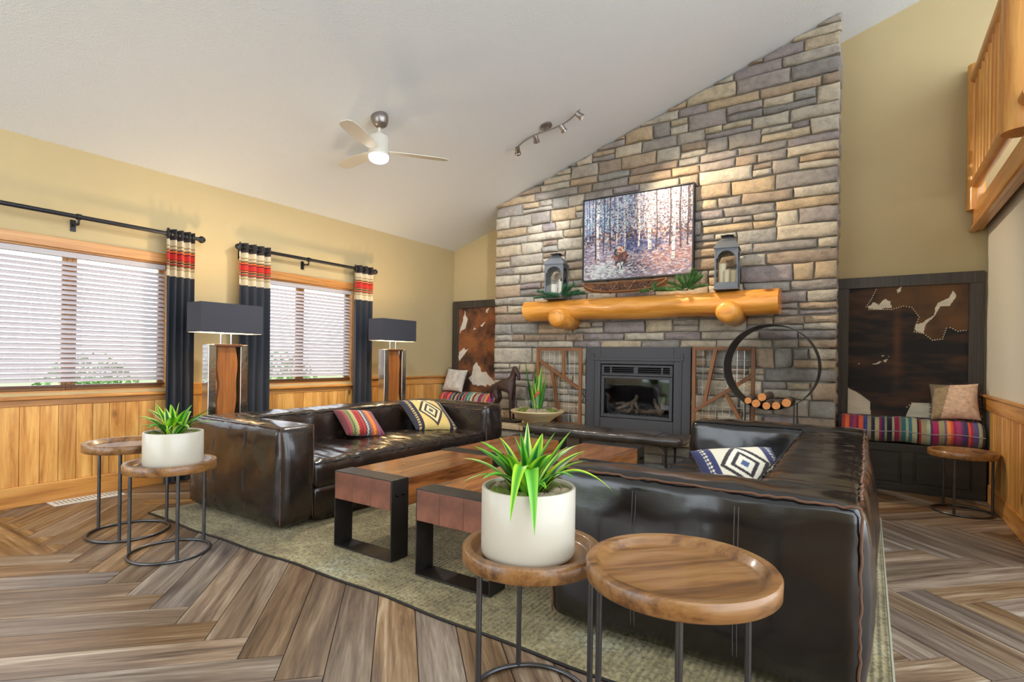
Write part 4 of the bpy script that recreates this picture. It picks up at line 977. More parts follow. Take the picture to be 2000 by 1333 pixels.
# ================================================================== picture, hide panels, benches
M['print'] = attr_mat('painted_canvas', .6); M['frame_b'] = plain('black_frame', S(28, 27, 28), .4)
def painting():
    x0, x1, z0, z1 = -2.79, -1.52, 2.05, 3.005; t = thing('forest_painting', 'framed painting of riders in a pale birch forest above the mantel', 'painting', ((x0+x1)/2, YS-.045, (z0+z1)/2)); hw, hh = (x1-x0)/2, (z1-z0)/2
    b = .014
    for nm, a in (('frame_rail', (-hw, hw, -.035, .03, hh-b, hh)), ('frame_rail', (-hw, hw, -.035, .03, -hh, -hh+b)), ('frame_rail', (-hw, -hw+b, -.035, .03, -hh+b, hh-b)), ('frame_rail', (hw-b, hw, -.035, .03, -hh+b, hh-b))): box(nm, M['frame_b'], *a, t, .002)
    nx, ny = 300, 225; rng = np.random.RandomState(4); U, V = np.meshgrid(np.linspace(0, 1, nx+1), np.linspace(0, 1, ny+1)); C = np.zeros((ny+1, nx+1, 3))
    lc = lambda *c: np.array(S(*c))
    C[:] = np.where((V > .42)[..., None], lc(150, 150, 180), lc(140, 128, 146)); w = rng.rand(ny+1, nx+1)
    def dab(n, cx, cy, sx, sy, cols, r0, r1, asp=1.):
        for _ in range(n):
            x = rng.normal(cx, sx) if sx > 0 else rng.rand(); y = rng.normal(cy, sy); r = rng.uniform(r0, r1); c = lc(*cols[rng.randint(len(cols))])
            if x < -.02 or x > 1.02 or y < -.02 or y > 1.02: continue
            i0, i1 = int(max(0, (x-r)*nx)), int(min(nx+1, (x+r)*nx+2)); j0, j1 = int(max(0, (y-r/asp)*ny)), int(min(ny+1, (y+r/asp)*ny+2))
            u, v = U[j0:j1, i0:i1], V[j0:j1, i0:i1]; m = ((u-x)/r)**2+((v-y)/(r/asp))**2 < 1; C[j0:j1, i0:i1][m] = c
    def trunk(x, w_, y0, y1, col, spk):
        k = np.abs(U-x-.004*np.sin(V*9+x*40)) < w_*(1.1-.35*V)/2; m = k & (V > y0) & (V < y1); C[m] = lc(*col)
        for _ in range(int(50*w_/.02)):
            yy = rng.uniform(y0, y1); m2 = m & (np.abs(V-yy) < .004) & (U > x+rng.uniform(-w_, w_*.3)) & (U < x+rng.uniform(0, w_)); C[m2] = lc(*spk)
    dab(900, .5, .78, 0, .16, [(200, 208, 224), (176, 186, 210), (206, 200, 212), (146, 162, 192)], .008, .022)
    for x in np.linspace(.03, .99, 34)+rng.normal(0, .008, 34): trunk(x, rng.uniform(.004, .010), rng.uniform(.3, .46), 1.0, (64, 56, 78), (110, 104, 130))
    dab(1500, .28, .7, .2, .15, [(96, 132, 170), (130, 166, 190), (170, 192, 206), (52, 64, 96), (60, 76, 110), (200, 212, 222)], .004, .010)
    dab(1500, .72, .72, .2, .15, [(214, 200, 210), (170, 150, 166), (70, 58, 74), (210, 200, 206), (130, 106, 124), (92, 78, 96)], .004, .010)
    dab(520, .5, .50, 0, .045, [(52, 42, 66), (70, 60, 100), (150, 100, 84), (60, 50, 76), (90, 70, 80), (196, 170, 160)], .005, .013, .8)
    dab(1500, .5, .2, 0, .13, [(200, 190, 208), (172, 160, 184), (200, 192, 204), (130, 116, 140), (190, 160, 160), (120, 108, 128)], .007, .022, 2.2)
    dab(500, .82, .2, .16, .1, [(176, 138, 134), (156, 104, 100), (196, 170, 174), (130, 100, 112)], .006, .018, 2.)
    dab(400, .22, .1, .14, .06, [(206, 214, 214), (170, 182, 178), (226, 226, 226)], .006, .02, 2.5)
    dab(300, .55, .38, .1, .04, [(60, 66, 110), (84, 92, 140), (130, 130, 170)], .008, .016)
    for x, w_, a in ((.14, .026, .16), (.40, .014, .34), (.535, .016, .36), (.635, .032, .3), (.845, .026, .17), (.33, .012, .4)): trunk(x, w_, a, 1.0, (236, 230, 226), (120, 104, 110))
    for x, w_, a in ((.2, .012, .3), (.695, .014, .3), (.815, .016, .32), (.90, .018, .3), (.965, .016, .32), (.115, .012, .24), (.26, .014, .34)): trunk(x, w_, a, 1.0, (48, 36, 48), (110, 80, 84))
    dab(120, .37, .26, .028, .045, [(40, 32, 40), (120, 70, 56), (160, 96, 76), (60, 44, 48)], .008, .016, .7); dab(30, .37, .34, .014, .02, [(230, 190, 150), (200, 90, 70), (220, 210, 190)], .006, .012); dab(40, .365, .17, .012, .03, [(220, 220, 220), (60, 52, 60)], .004, .008, .5)
    dab(60, .5, .12, .07, .05, [(54, 46, 60), (84, 74, 88)], .006, .014, 2)
    mb = MB().grid(lambda u, v: ((u*2-1)*(hw-b-.004), -.022, (v*2-1)*(hh-b-.004)), nx, ny); me = mb.mesh('canvas', M['print'], True, 180); vcol(me, C.reshape(-1, 3)*.68)
    cv = link('canvas', me, t); box('canvas_backing', M['frame_b'], -hw+b, hw-b, -.021, .028, -hh+b, hh-b, t, 0)
painting()

# ---- cowhide panels
M['darkwood'] = wood('dark_grey_wood', [(.3, S(44, 38, 33)), (.6, S(72, 63, 54)), (.85, S(92, 82, 70))], 'z', .5, grain=18, rnd=.05, bump=.25)
M['hide'] = attr_mat('cowhide', .75, .5, 140, .2)
def inpoly(px, pz, poly):
    c = np.zeros(px.shape, bool); n = len(poly)
    for i in range(n):
        x1, y1 = poly[i]; x2, y2 = poly[(i+1) % n]; cond = ((y1 > pz) != (y2 > pz)); xi = (x2-x1)*(pz-y1)/((y2-y1) if y2 != y1 else 1e-9)+x1; c ^= cond & (px < xi)
    return c
def nz2(U, V, sx, sy, seed):
    a = np.array([noise.fractal(Vector((u*sx+seed, v*sy, seed*.37)), 1, 2, 4) for u, v in zip(U.ravel(), V.ravel())]); return a.reshape(U.shape)
def hide_panel(label, x0, x1, z0, z1, paint, studs):
    hw, hh = (x1-x0)/2, (z1-z0)/2; t = thing('cowhide_panel', label, 'wall panel', ((x0+x1)/2, YB-.004, (z0+z1)/2), 0, 'framed cowhide panels in the alcoves'); b = .105
    for a in ((-hw, hw, -.045, 0, hh-b, hh), (-hw, hw, -.045, 0, -hh, -hh+b), (-hw, -hw+b, -.045, 0, -hh+b, hh-b), (hw-b, hw, -.045, 0, -hh+b, hh-b)): box('frame_board', M['darkwood'], *a, t, .003)
    n = 170; U, V = np.meshgrid(np.linspace(0, 1, n+1), np.linspace(0, 1, n+1)); C = paint(U, V)
    wv = nz2(U, V, 3, 3, 2)*.006
    mb = MB().add([((u*2-1)*(hw-b), -.026-wv.ravel()[i], (v*2-1)*(hh-b)) for i, (u, v) in enumerate(zip(U.ravel(), V.ravel()))], [(j*(n+1)+i, j*(n+1)+i+1, (j+1)*(n+1)+i+1, (j+1)*(n+1)+i) for j in range(n) for i in range(n)])
    me = mb.mesh('cowhide', M['hide'], True, 180); vcol(me, C.reshape(-1, 3)); hd = link('cowhide', me, t)
    box('backing', M['darkwood'], -hw+b, hw-b, -.014, 0, -hh+b, hh-b, t, 0)
    for poly, col in studs:
        pm = MB()
        for (u, v) in poly: pm.lathe([(.0055, 0), (.0045, .003), (.0001, .0045)], 8, M=Matrix.Translation(((u*2-1)*(hw-b), -.031, (v*2-1)*(hh-b))) @ Matrix.Rotation(PI/2, 4, 'X'))
        if poly: pm.build('lacing', plain('cream_lacing', S(210, 196, 160), .6) if 'cream_lacing' not in bpy.data.materials else bpy.data.materials['cream_lacing'], hd, kind='stuff')
def along(pts, step=.018):
    out = []
    for a, b in zip(pts[:-1], pts[1:]):
        L = math.hypot(b[0]-a[0], b[1]-a[1]); k = max(1, int(L/step)); out += [(a[0]+(b[0]-a[0])*i/k, a[1]+(b[1]-a[1])*i/k) for i in range(k)]
    return out
# right panel, traced in panel coordinates (u right, v up)
EDGE = [(.25, 1.), (.2, .9), (.155, .84), (.18, .815), (.38, .81), (.48, .835), (.55, .82), (.61, .74), (.575, .65), (.57, .62), (.65, .605), (.72, .55), (.80, .56), (.83, .645), (.86, .65), (.92, .62), (1., .63)]
def paint_r(U, V):
    V = (V*1.227-.09)/1.14
    n1 = nz2(U, V, 2.2, 9, 5); n2 = nz2(U, V, 5, 26, 9); n3 = nz2(U, V, 3, 3, 14); lc = lambda *c: np.array(S(*c))
    k = np.clip(.3+1.0*n1+.4*n2, 0, 1)[..., None]; C = lc(16, 13, 13)*(1-k)+lc(74, 46, 26)*k
    sp = np.exp(-((U-.43)/.035)**2)[..., None]*np.clip(1-np.abs(V-.55)*2, 0, 1)[..., None]; C = C*(1-.75*sp)+lc(96, 58, 28)*.75*sp
    top = inpoly(U, V, EDGE+[(1.1, 1.1), (.25, 1.1)]); k2 = np.clip(.55+.7*n3+.2*n2, 0, 1)[..., None]; C = np.where(top[..., None], lc(56, 36, 18)*(1-k2)+lc(106, 70, 36)*k2, C)
    wob = n3*.03+nz2(U, V, 12, 12, 41)*.025
    wh = inpoly(U+wob, V+wob, [(.16, .835), (.19, .85), (.27, .855), (.3, .885), (.37, .885), (.385, .82), (.2, .815)]) | inpoly(U+wob*.6, V+wob*.6, [(.57, .63), (.66, .61), (.665, .68), (.73, .74), (.79, .83), (.86, .83), (.9, .89), (.885, .96), (.86, .9), (.76, .85), (.73, .75), (.64, .70), (.6, .70)]) | inpoly(U, V, [(.42, .97), (.46, 1), (.455, .96), (.43, .945)])
    wh |= inpoly(U+n2*.04, V+n2*.02+wob, [(.06, .36), (.13, .31), (.2, .335), (.34, .375), (.36, .43), (.33, .41), (.27, .40), (.22, .385), (.13, .345)]) & (n2 > -.22)
    wh |= inpoly(U, V, [(0, -.1), (.0, .14), (.1, .095), (.2, .03), (.21, -.1)]) | inpoly(U, V, [(.5, -.1), (.56, .035), (.75, .04), (.95, -.1)])
    C = np.where(wh[..., None], lc(214, 202, 178)*(1+.15*n2[..., None]), C); return np.clip(C, 0, 1)
hide_panel('framed dark brindle cowhide panel in the right alcove', -.268, .852, .55, 1.987, paint_r, [([(u, (v*1.14+.09)/1.227) for u, v in along(q) if v < .999], 0) for q in (EDGE, [(0, .14), (.1, .095), (.2, .03)], [(.52, 0), (.56, .035), (.75, .04)])])
def paint_l(U, V):
    V = (V*1.227-.09)/1.14
    n1 = nz2(U, V, 3, 5, 25); n2 = nz2(U, V, 16, 10, 29); n3 = nz2(U, V, 4, 4, 34); lc = lambda *c: np.array(S(*c))
    k = np.clip(.5+.9*n1+.25*n2, 0, 1)[..., None]; C = lc(52, 28, 18)*(1-k)+lc(150, 88, 40)*k; wob = n3*.025+nz2(U, V, 12, 12, 43)*.025
    wh = inpoly(U+wob, V+wob, [(.02, .66), (.05, .76), (.1, .86), (.11, .97), (.15, .9), (.2, .88), (.17, .82), (.14, .74), (.06, .72)]) | inpoly(U+wob, V+wob, [(0, .42), (.03, .32), (.1, .38), (.2, .47), (.12, .49)]) | inpoly(U+wob, V+wob, [(.2, .09), (.27, .13), (.3, .25), (.38, .3), (.46, .18), (.6, .14), (.8, .02), (.3, 0)]) | inpoly(U+wob, V+wob, [(.28, .7), (.36, .73), (.3, .735)]) | inpoly(U+wob, V+wob, [(.42, .76), (.52, .79), (.46, .74)]) | inpoly(U+wob, V+wob, [(.55, .97), (.62, 1), (.58, .93)])
    C = np.where(wh[..., None], lc(218, 208, 192)*(1+.12*n2[..., None]), C); return np.clip(C, 0, 1)
hide_panel('framed brown and white cowhide panel in the left alcove', -5.205, -4.085, .55, 1.99, paint_l, [])

# ---- alcove benches
M['blackwood'] = wood('black_stained_wood', [(.3, S(24, 22, 21)), (.7, S(46, 42, 38))], 'x', .4, grain=16, rnd=.04, bump=.2, coat=.2)
STR = [(34, 30, 60), (178, 60, 50), (230, 110, 60), (150, 40, 60), (90, 60, 110), (170, 50, 80), (120, 40, 60), (226, 90, 50), (60, 70, 130), (150, 140, 110), (40, 34, 50), (176, 170, 130), (150, 30, 70), (60, 40, 90), (150, 150, 110), (30, 28, 40), (176, 176, 140), (150, 30, 70), (150, 120, 90), (50, 110, 120), (170, 180, 140), (60, 120, 130), (190, 190, 150), (34, 30, 36), (170, 40, 60), (176, 160, 120), (160, 176, 150), (80, 40, 80), (160, 30, 90), (150, 146, 110), (110, 90, 130), (230, 150, 80), (230, 90, 50), (150, 40, 90), (170, 60, 110), (120, 60, 110), (70, 60, 110), (226, 90, 60), (170, 40, 70), (90, 80, 130), (170, 176, 140), (50, 40, 70)]
def bench(label, x0, x1, clabel, flip):
    hw = (x1-x0)/2; t = thing('alcove_bench', label, 'bench', ((x0+x1)/2, (5.986+YB)/2, 0), 0, 'black benches in the alcoves'); hd = (YB-5.986)/2-.002
    box('seat_box', M['blackwood'], -hw, hw, -hd+.02, hd, 0, .43, t, .003)
    f = -hd+.02
    for a in ((-hw, hw, f-.02, f, .36, .43), (-hw, hw, f-.02, f, 0, .07), (-hw, -hw+.09, f-.02, f, .07, .36), (hw-.09, hw, f-.02, f, .07, .36), (-.045, .045, f-.02, f, .07, .36)): box('face_frame', M['blackwood'], *a, t, .003)
    for s in (-1, 1): box('inset_panel', M['blackwood'], min(s*.06, s*(hw-.105)), max(s*.06, s*(hw-.105)), f-.008, f, .085, .345, t, .004)
    # cushion
    W, D, H = 2*hw-.01, 2*hd-.025, .2
    rng = random.Random(12); edges = [0]
    for _ in STR: edges.append(edges[-1]+rng.uniform(.5, 1.6))
    edges = [e/edges[-1] for e in edges]
    nx = 330; cols = []; mb = MB(); ring = [(-D/2+.05, -H/2), (-D/2+.012, -H/2+.03), (-D/2-.012, -.03), (-D/2-.012, .02), (-D/2+.012, H/2-.03), (-D/2+.06, H/2+.002), (-D/4, H/2+.014), (0, H/2+.018), (D/4, H/2+.012), (D/2-.05, H/2), (D/2-.005, H/2-.04), (D/2, 0), (D/2-.005, -H/2+.03), (D/2-.05, -H/2)]
    m = len(ring); vs = []; fs = []
    for i in range(nx+1):
        q = i/nx; e = min(q, 1-q)*W; sc = min(1, (1-(1-min(1, e/.05))**2)**.5*.35+.65) if e < .05 else 1
        for y, z in ring: vs.append(((q-.5)*W, y*sc+.004*math.sin(q*23+z*30), z*sc+.006*math.sin(q*17)+.004*math.sin(q*61)*(z > 0)))
        k = next(j for j in range(len(STR)) if min(q, .9999) < edges[j+1]); c = S(*STR[k]); c = tuple(x*(1 if (i % 3) else .82) for x in c); cols += [c]*m
    for i in range(nx): fs += [(i*m+k, i*m+(k+1) % m, (i+1)*m+(k+1) % m, (i+1)*m+k) for k in range(m)]
    fs += [tuple(range(m-1, -1, -1)), tuple(nx*m+k for k in range(m))]
    o = MB().add(vs, fs).build('bench_cushion', M['fabric'], None, ((x0+x1)/2, (5.986+YB)/2-.042, .442+H/2), fix=True, angle=60, label=clabel, cat='cushion', group='striped cushions on the alcove benches'); vcol(o.data, cols)
    MB().tube([((i/60-.5)*W*.985, -D/2-.014, .0+.006*math.sin(i/60*17)) for i in range(61)], .004, 6).build('piping', plain('grey_piping', S(150, 140, 140), .8) if 'grey_piping' not in bpy.data.materials else bpy.data.materials['grey_piping'], o)
bench('black panelled bench in the right alcove', SX1+.015, XR-.03, 'multicoloured striped cushion on the right alcove bench', 0)
bench('black panelled bench in the left alcove behind the brown sofa', XL+.03, SX0-.02, 'multicoloured striped cushion on the left alcove bench', 1)
M['furtrim'] = plain('dark_fringe', S(70, 52, 44), .9)
def f_fur(u, v, s):
    k = noise.fractal(Vector((u*3+v*5, v*2-u*4, 3)), 1, 2, 4)
    if u < -.35+.5*(v*.5): c = np.array(S(142, 122, 92))*(1+.3*k)
    else: c = np.array(S(206, 172, 146))*(1-max(0, -.2-u+v*.3)*.4)*(1+.35*k)
    return tuple(np.clip(c, 0, 1))
def f_grey(u, v, s):
    k = noise.fractal(Vector((u*3+9, v*3, 7)), 1, 2, 4); return tuple(np.clip(np.array(S(196, 188, 178))*(1+.3*k), 0, 1))
pillow('throw_pillow', 'tan and pink hide pillow with dark fringe on the right bench', 'pillow', (.635, 6.09, .825), leanrot(-95, 20, 3), .34, .33, .12, f_fur, 50, M['hide'], M['furtrim'])
pillow('throw_pillow', 'pale grey fringed pillow on the left alcove bench', 'pillow', (-4.98, 6.07, .825), leanrot(-88, 20, -3), .36, .34, .12, f_grey, 50, M['hide'], M['furtrim'])

# ================================================================== curtains and rods
def curtain_mat():
    m, nt, b = newmat('banded_curtain'); L = nt.links; b.inputs['Roughness'].default_value = .9; b.inputs['Sheen Weight'].default_value = .15
    tc = nd(nt, 'ShaderNodeTexCoord'); sp = nd(nt, 'ShaderNodeSeparateXYZ'); L.new(tc.outputs['Object'], sp.inputs[0]); mr = nd(nt, 'ShaderNodeMapRange'); mr.inputs[1].default_value = -.5; mr.inputs[2].default_value = 0; L.new(sp.outputs['Z'], mr.inputs[0])
    nv, cr, tn, rd, og, bk = S(38, 42, 52), S(190, 178, 152), S(140, 122, 88), S(176, 38, 30), S(220, 120, 50), S(36, 30, 34)
    d = [(0, nv), (.44, bk), (.105, None)]
    top = [(0, bk), (.095, cr), (.145, tn), (.16, cr), (.172, tn), (.185, bk), (.192, og), (.202, rd), (.21, bk), (.218, rd), (.268, bk), (.276, og), (.285, bk), (.295, tn), (.305, rd), (.315, bk), (.322, tn), (.335, cr), (.345, tn), (.357, cr), (.415, nv)]
    st = sorted([(1-a/.5, c) for a, c in top]); seq = []
    # constant ramps hold the colour of the stop below: shift each band's colour to its lower edge
    al = [a for a, c in top]+[.5]; seq = sorted([(1-al[i+1]/.5, top[i][1]) for i in range(len(top))]); seq[0] = (0, seq[0][1])
    r = ramp(nt, seq, 'CONSTANT'); L.new(mr.outputs[0], r.inputs[0]); L.new(r.outputs[0], b.inputs['Base Color']); return m
M['curtain'] = curtain_mat(); M['rod'] = plain('black_iron_rod', S(40, 40, 44), .4, metal=.5)
RX, RZ = XL+.115, 2.2
def curtain(label, y0, y1, folds, ph):
    W = y1-y0; zt = 2.245; Hh = zt-.015; n = folds*10; nv = 20
    def f(u, v, off=0):
        a = u*folds*2*PI+ph; fl = 1+.12*math.sin(v*3+u*5); return (.038*math.sin(a)*fl*(.75+.25*v)+off+.006*math.sin(u*40+v*4), -W/2+W*u+.012*math.sin(a*.5+v*3)*v, -v*Hh)
    mb = MB().grid(lambda u, v: f(u, v), n, nv); k = len(mb.f); mb.grid(lambda u, v: f(u, v, -.003), n, nv); mb.f = mb.f[:k]+[q[::-1] for q in mb.f[k:]]
    o = mb.build('curtain', M['curtain'], None, (RX, (y0+y1)/2, zt), fix=False, angle=180, label=label, cat='curtain', group='black curtains with red banded tops')
    g = MB()
    for i in range(folds*2): g.lathe([(.021, 0), (.027, .001), (.027, .004), (.021, .005)], 14, M=Matrix.Translation((.0, -W/2+W*(i+.25)/(folds*2), -.045)) @ Matrix.Rotation(PI/2, 4, 'X'))
    g.build('grommets', M['rod'], o)
curtain('black curtain with red bands right of the leftmost window', 2.265, 2.50, 4, .4)
curtain('black curtain with red bands behind the nearer floor lamp', 2.905, 3.235, 4, 1.2)
curtain('black curtain with red bands beside the farther floor lamp', 4.33, 4.60, 3, 2.)
def rod(label, y0, y1, br, ends):
    t = thing('curtain_rod', label, 'curtain rod', (RX, (y0+y1)/2, RZ), 0, 'black iron curtain rods'); c = (y0+y1)/2
    MB().tube([(0, y0-c, 0), (0, y1-c, 0)], .017, 14).build('pole', M['rod'], t)
    for y in br:
        MB().tube([(0, y-c, -.004), (0, y-c, -.05), (-.02, y-c, -.06)], .008, 8).box(-.118, -.005, y-c-.008, y-c+.008, -.058, -.046).box(-.115, -.108, y-c-.018, y-c+.018, -.1, -.01).build('bracket', M['rod'], t)
        MB().tube([(0, y-c-.015, 0), (0, y-c+.015, 0)], .023, 14).build('collar', M['rod'], t)
    for y, s in ends: MB().lathe([(.017, 0), (.02, .006), (.022, .014), (.03, .02), (.033, .032), (.026, .052), (.010, .066), (.0001, .07)], 18, M=Matrix.Translation((0, y-c, 0)) @ Matrix.Rotation(-s*PI/2, 4, 'X')).build('finial', M['rod'], t)
rod('black curtain rod over the leftmost window', .62, 2.53, (1.64,), [(2.53, 1), (.62, -1)])
rod('black curtain rod over the window between the lamps', 2.945, 4.62, (3.70, 2.99), [(2.945, -1), (4.62, 1)])

# ================================================================== floor lamps
M['shade'] = plain('charcoal_shade', S(58, 58, 66), .85, bump=.3, bscale=300); M['shade_in'] = plain('shade_lining', S(236, 226, 200), .7)
M['chrome'] = plain('polished_steel', S(196, 194, 188), .14, metal=1, bump=.25, bscale=26); M['slab'] = wood('live_edge_slab', [(.25, S(104, 56, 22)), (.5, S(158, 94, 42)), (.8, S(190, 124, 62))], 'z', .35, grain=10, rnd=0, bump=.15, coat=.4)
M['bulb'] = plain('lamp_bulb', (1, 1, 1), .5, emit=(1, .78, .5), estr=12)
def floor_lamp(label, x, y, watts):
    t = thing('floor_lamp', label, 'floor lamp', (x, y, 0), 0, 'floor lamps with charcoal box shades')
    box('base', M['iron_d'], -.11, .11, -.2, .2, 0, .03, t, .004)
    for s, w_ in ((-1, .066), (1, .066)): box('steel_post', M['chrome'], -.05, .05, min(s*.172, s*(.172-w_)), max(s*.172, s*(.172-w_)), .03, 1.235, t, .003)
    vs = []; n = 30
    for i in range(n+1):
        z = .03+1.19*i/n; a = -.08+.010*math.sin(z*9)+.006*math.sin(z*23); b = .08+.010*math.sin(z*7+1)+.006*math.sin(z*19)
        vs += [(-.022, a, z), (-.022, b, z), (.022, b, z), (.022, a, z)]
    fs = [(i*4+k, i*4+(k+1) % 4, i*4+4+(k+1) % 4, i*4+4+k) for i in range(n) for k in range(4)]+[(3, 2, 1, 0), tuple(4*n+k for k in range(4))]
    MB().add(vs, fs).build('wood_slab', M['slab'], t, angle=50)
    box('top_cap', M['brownrail'], -.055, .055, -.12, .12, 1.2205, 1.24, t, .002)
    for s in (-1, 1): MB().tube([(0, s*.045, 1.24), (0, s*.045, 1.36)], .008, 10).build('stem', M['chrome'], t)
    box('socket_bar', M['iron_d'], -.012, .012, -.26, .26, 1.36, 1.372, t, .001)
    d, w_, z0, z1 = .115, .27, 1.335, 1.585
    for nm, e, mt in (('shade', 0, M['shade']), ('shade_lining', .004, M['shade_in'])):
        vs = [(sx*(d-e), sy*(w_-e), z) for z in (z0, z1) for sx, sy in ((-1, -1), (1, -1), (1, 1), (-1, 1))]; fs = [(k, (k+1) % 4, 4+(k+1) % 4, 4+k) for k in range(4)]
        MB().add(vs, fs).build(nm, mt, t, smooth=False)
    for s in (-1, 1): MB().lathe([(.0001, -.03), (.02, -.02), (.026, 0), (.02, .02), (.012, .04), (.0001, .041)], 16, (0, s*.11, 1.44)).build('bulb', M['bulb'], t)
    l = bpy.data.lights.new('lamp_light', 'POINT'); l.energy = watts; l.color = (1, .76, .47); l.shadow_soft_size = .05; lo = bpy.data.objects.new('lamp_light', l); COL.objects.link(lo); lo.parent = t; lo.location = (0, 0, 1.47)
floor_lamp('floor lamp with charcoal box shade beside the leftmost window', -4.665, 2.555, 22)
floor_lamp('floor lamp with charcoal box shade nearer the far corner', -4.665, 4.53, 22)

# ================================================================== ceiling fan and track light
M['nickel'] = plain('brushed_nickel', S(150, 142, 138), .35, metal=.9); M['fanwhite'] = plain('fan_white', S(206, 202, 190), .5); M['fanlight'] = plain('fan_light_disc', (1, 1, 1), .5, emit=(1, .96, .9), estr=6)
fx, fy = -3.63, 3.325; fz = ceil_z(fx)
t = thing('ceiling_fan', 'white ceiling fan with a glowing round light', 'ceiling fan', (fx, fy, fz))
tl = Matrix.Rotation(-math.atan(MC), 4, 'Y')
MB().lathe([(.075, .0), (.075, -.03), (.07, -.05), (.055, -.085), (.03, -.1), (.02, -.1)], 32, M=tl).build('canopy', M['nickel'], t, angle=50)
MB().tube([(0, 0, -.06), (0, 0, -.165)], .014, 12).build('downrod', M['fanwhite'], t)
MB().lathe([(.02, -.14), (.035, -.15), (.04, -.165), (.075, -.175), (.085, -.19), (.087, -.29), (.09, -.295), (.09, -.315), (.084, -.32), (.084, -.345), (.02, -.345)], 40).build('motor_housing', M['fanwhite'], t, angle=40)
MB().lathe([(.086, -.346), (.088, -.36), (.08, -.385), (.06, -.4), (.0001, -.408)], 40).build('light_disc', M['fanlight'], t, angle=60)
for k in range(3):
    a = R_(52+120*k); q = Matrix.Rotation(a, 4, 'Z') @ Matrix.Translation((0, 0, -.305)) @ Matrix.Rotation(R_(9), 4, 'X'); vs = []
    pr = [(.08, .03), (.14, .05), (.3, .062), (.5, .066), (.58, .058), (.62, .03)]
    for x, w_ in pr:
        for s in (-1, 1):
            for d in (-.003, .003): vs.append(q @ Vector((x, s*w_, d)))
    fs = []
    for i in range(len(pr)-1): b = i*4; fs += [(b, b+4, b+6, b+2), (b+1, b+3, b+7, b+5), (b, b+1, b+5, b+4), (b+2, b+6, b+7, b+3)]
    fs += [(0, 2, 3, 1), (b+4, b+5, b+7, b+6)]
    MB().add(vs, fs).build('blade', M['fanwhite'], t, angle=50)
l = bpy.data.lights.new('fan_light', 'AREA'); l.shape = 'DISK'; l.size = .16; l.energy = 38; l.color = (1, .95, .86); lo = bpy.data.objects.new('fan_light', l); COL.objects.link(lo); lo.parent = t; lo.location = (0, 0, -.415)

t = thing('track_light', 'curved brushed nickel track light with four spot heads', 'track light', (-2.785, 4.80, ceil_z(-2.785)))
MB().lathe([(.062, 0), (.062, -.014), (.05, -.022), (.0001, -.023)], 28, M=tl).build('canopy', M['nickel'], t, angle=50)
path = [(x-.0+2.785, .055*math.sin((x+2.785)/.36*PI*.95), MC*(x+2.785)-.055) for x in np.linspace(-3.14, -2.40, 30)]
MB().tube(path, .007, 10).build('bar', M['nickel'], t, angle=180)
for s in (-.02, .02): MB().tube([(s, 0, -.02+MC*s), (s, .003, -.055+MC*s)], .005, 8).build('stem', M['nickel'], t)
M['spotface'] = plain('spot_bulb', (1, 1, 1), .4, emit=(1, .85, .62), estr=14)
tgt = [((-3.62, 5.77, 2.6), 60, (.95, .97, 1)), ((-3.0, 5.77, 2.3), 40, (1, .97, .92)), ((-2.1, 5.77, 2.3), 16, (1, .95, .88)), ((-.95, 5.77, 2.25), 300, (1, .8, .54))]
for (x, (tp, wt, colr)) in zip((-3.12, -2.89, -2.62, -2.415), tgt):
    i = min(range(30), key=lambda k: abs(path[k][0]-(x+2.785))); p = Vector(path[i]); base = p+Vector((0, 0, -.028)); d = (Vector(tp)-(base+t.location)).normalized()
    MB().tube([p, base], .006, 8).build('swivel', M['nickel'], t)
    q = Matrix.Translation(base) @ d.to_track_quat('Z', 'Y').to_matrix().to_4x4()
    h = MB().lathe([(.012, -.03), (.024, -.026), (.027, -.01), (.027, .03), (.033, .036), (.033, .055), (.028, .056), (.026, .045), (.0001, .044)], 20, M=q).build('spot_head', M['nickel'], t, angle=40)
    MB().lathe([(.0001, .046), (.025, .0465)], 18, M=q).build('bulb_face', M['spotface'], h)
    l = bpy.data.lights.new('spot', 'SPOT'); l.energy = wt; l.color = colr; l.spot_size = R_(70); l.spot_blend = .7; l.shadow_soft_size = .02
    lo = bpy.data.objects.new('spot', l); COL.objects.link(lo); lo.parent = t; lo.matrix_local = Matrix.Translation(base+d*.062) @ d.to_track_quat('-Z', 'Y').to_matrix().to_4x4()

# ================================================================== loft railing
M['log_v'] = wood('peeled_log_upright', [(.22, S(168, 100, 40)), (.45, S(210, 142, 62)), (.65, S(228, 168, 86)), (.88, S(238, 190, 116))], 'z', .35, grain=9, long=.8, rnd=.06, bump=.1, coat=.35, knots=1)
M['log_y'] = wood('peeled_log_rail', [(.22, S(160, 92, 36)), (.45, S(200, 130, 56)), (.65, S(220, 156, 76)), (.88, S(232, 180, 104))], 'y', .35, grain=9, long=.8, rnd=.06, bump=.1, coat=.35, knots=1)
t = thing('loft_railing', 'peeled log railing and rim beam of the loft at upper right', 'railing', (.79, 5.0, 2.35))
def log(name, a, b, r, mat, seed=0, n=18):
    a, b = Vector(a), Vector(b); k = 12; return MB().tube([a.lerp(b, i/k) for i in range(k+1)], [r*(1+.05*noise.noise(Vector((i*.7, seed, 0)))) for i in range(k+1)], n).build(name, mat, t, angle=60)
box('rim_beam', M['log_y'], -.03, .05, -.8, 1.31, 0, .185, t, .008)
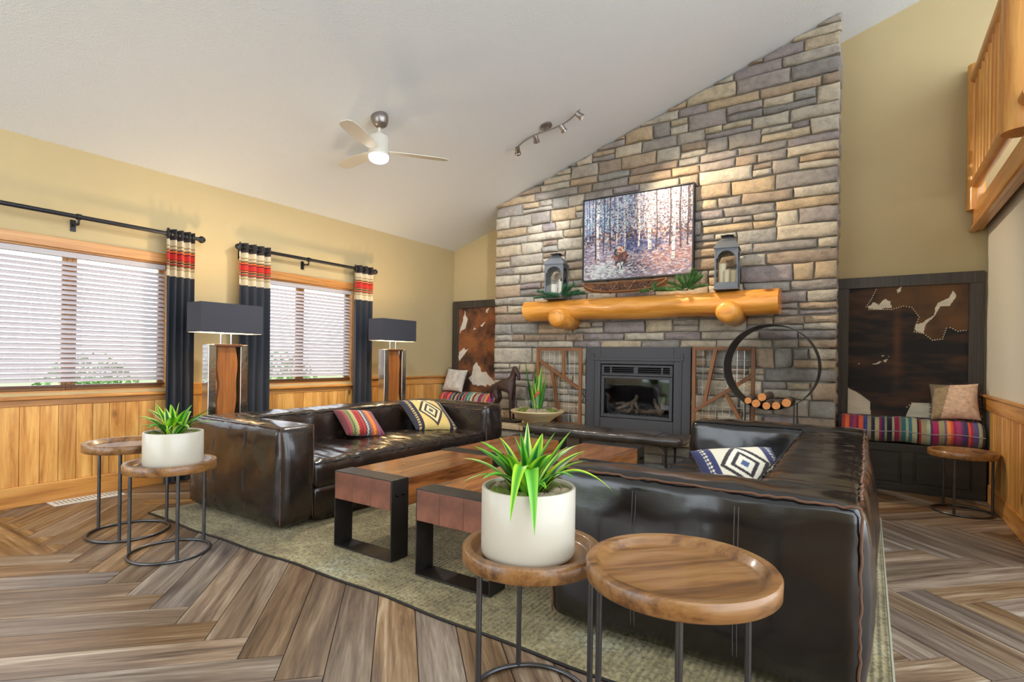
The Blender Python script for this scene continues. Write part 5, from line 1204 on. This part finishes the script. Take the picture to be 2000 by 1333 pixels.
box('rim_trim', M['log_y'], -.05, .0, -.8, 1.31, -.015, .02, t, .012)
log('end_post', (-.01, 1.245, .17), (-.01, 1.245, 1.46), .068, M['log_v'], 1)
log('corner_post', (-.02, -.52, .235), (-.02, -.52, 2.2), .1, M['log_v'], 2)
log('bottom_rail', (-.01, 1.24, .40), (-.01, -.75, .40), .045, M['log_y'], 3)
log('hand_rail', (-.01, 1.24, 1.33), (-.01, -.75, 1.33), .055, M['log_y'], 4)
for k in range(12):
    y = 1.09-.148*k
    if abs(y+.52) < .09: continue
    log('baluster', (-.01, y, .40), (-.01, y, 1.33), .033, M['log_v'], 10+k, 14)
# ================================================================== outdoors beyond the windows
struct('ground_outside', MB().box(-40, XL-.4, -25, 30, -.5, -.35), plain('lawn', S(120, 140, 84), .95, var=.25, vscale=1), fix=False)
M['bush'] = plain('shrub_leaves', S(92, 132, 62), .7, var=.4, vscale=5)
def shrub(label, x, y, r, h, seed):
    rng = random.Random(seed); t = thing('garden_shrub', label, 'shrub', (x, y, -.35), 0, 'garden shrubs outside the windows'); mb = MB()
    for k in range(1500):
        d = Vector((rng.gauss(0, 1), rng.gauss(0, 1), abs(rng.gauss(0, 1)))).normalized(); q = rng.uniform(.7, 1.02); p = Vector((d.x*r*q, d.y*r*q, .1+d.z*h*q)); u = Vector((rng.uniform(-1, 1), rng.uniform(-1, 1), rng.uniform(-1, 1))).normalized(); v = u.orthogonal().normalized(); s = rng.uniform(.03, .06); mb.add([p-u*s, p+v*s*.5, p+u*s, p-v*s*.5], [(0, 1, 2, 3)])
    mb.build('foliage', M['bush'], t, kind='stuff', smooth=False, fix=False)
    st = MB(); 
    for k in range(4): st.tube([(0, 0, 0), (rng.uniform(-.2, .2)*r, rng.uniform(-.2, .2)*r, h*.5)], .015, 6)
    st.build('stems', M['twig'], t)
shrub('green garden shrub seen through the leftmost window', -8.6, 2.9, .8, 1.4, 1)
shrub('green garden shrub seen through the window between the lamps', -10.0, 6.6, .9, 1.5, 2)
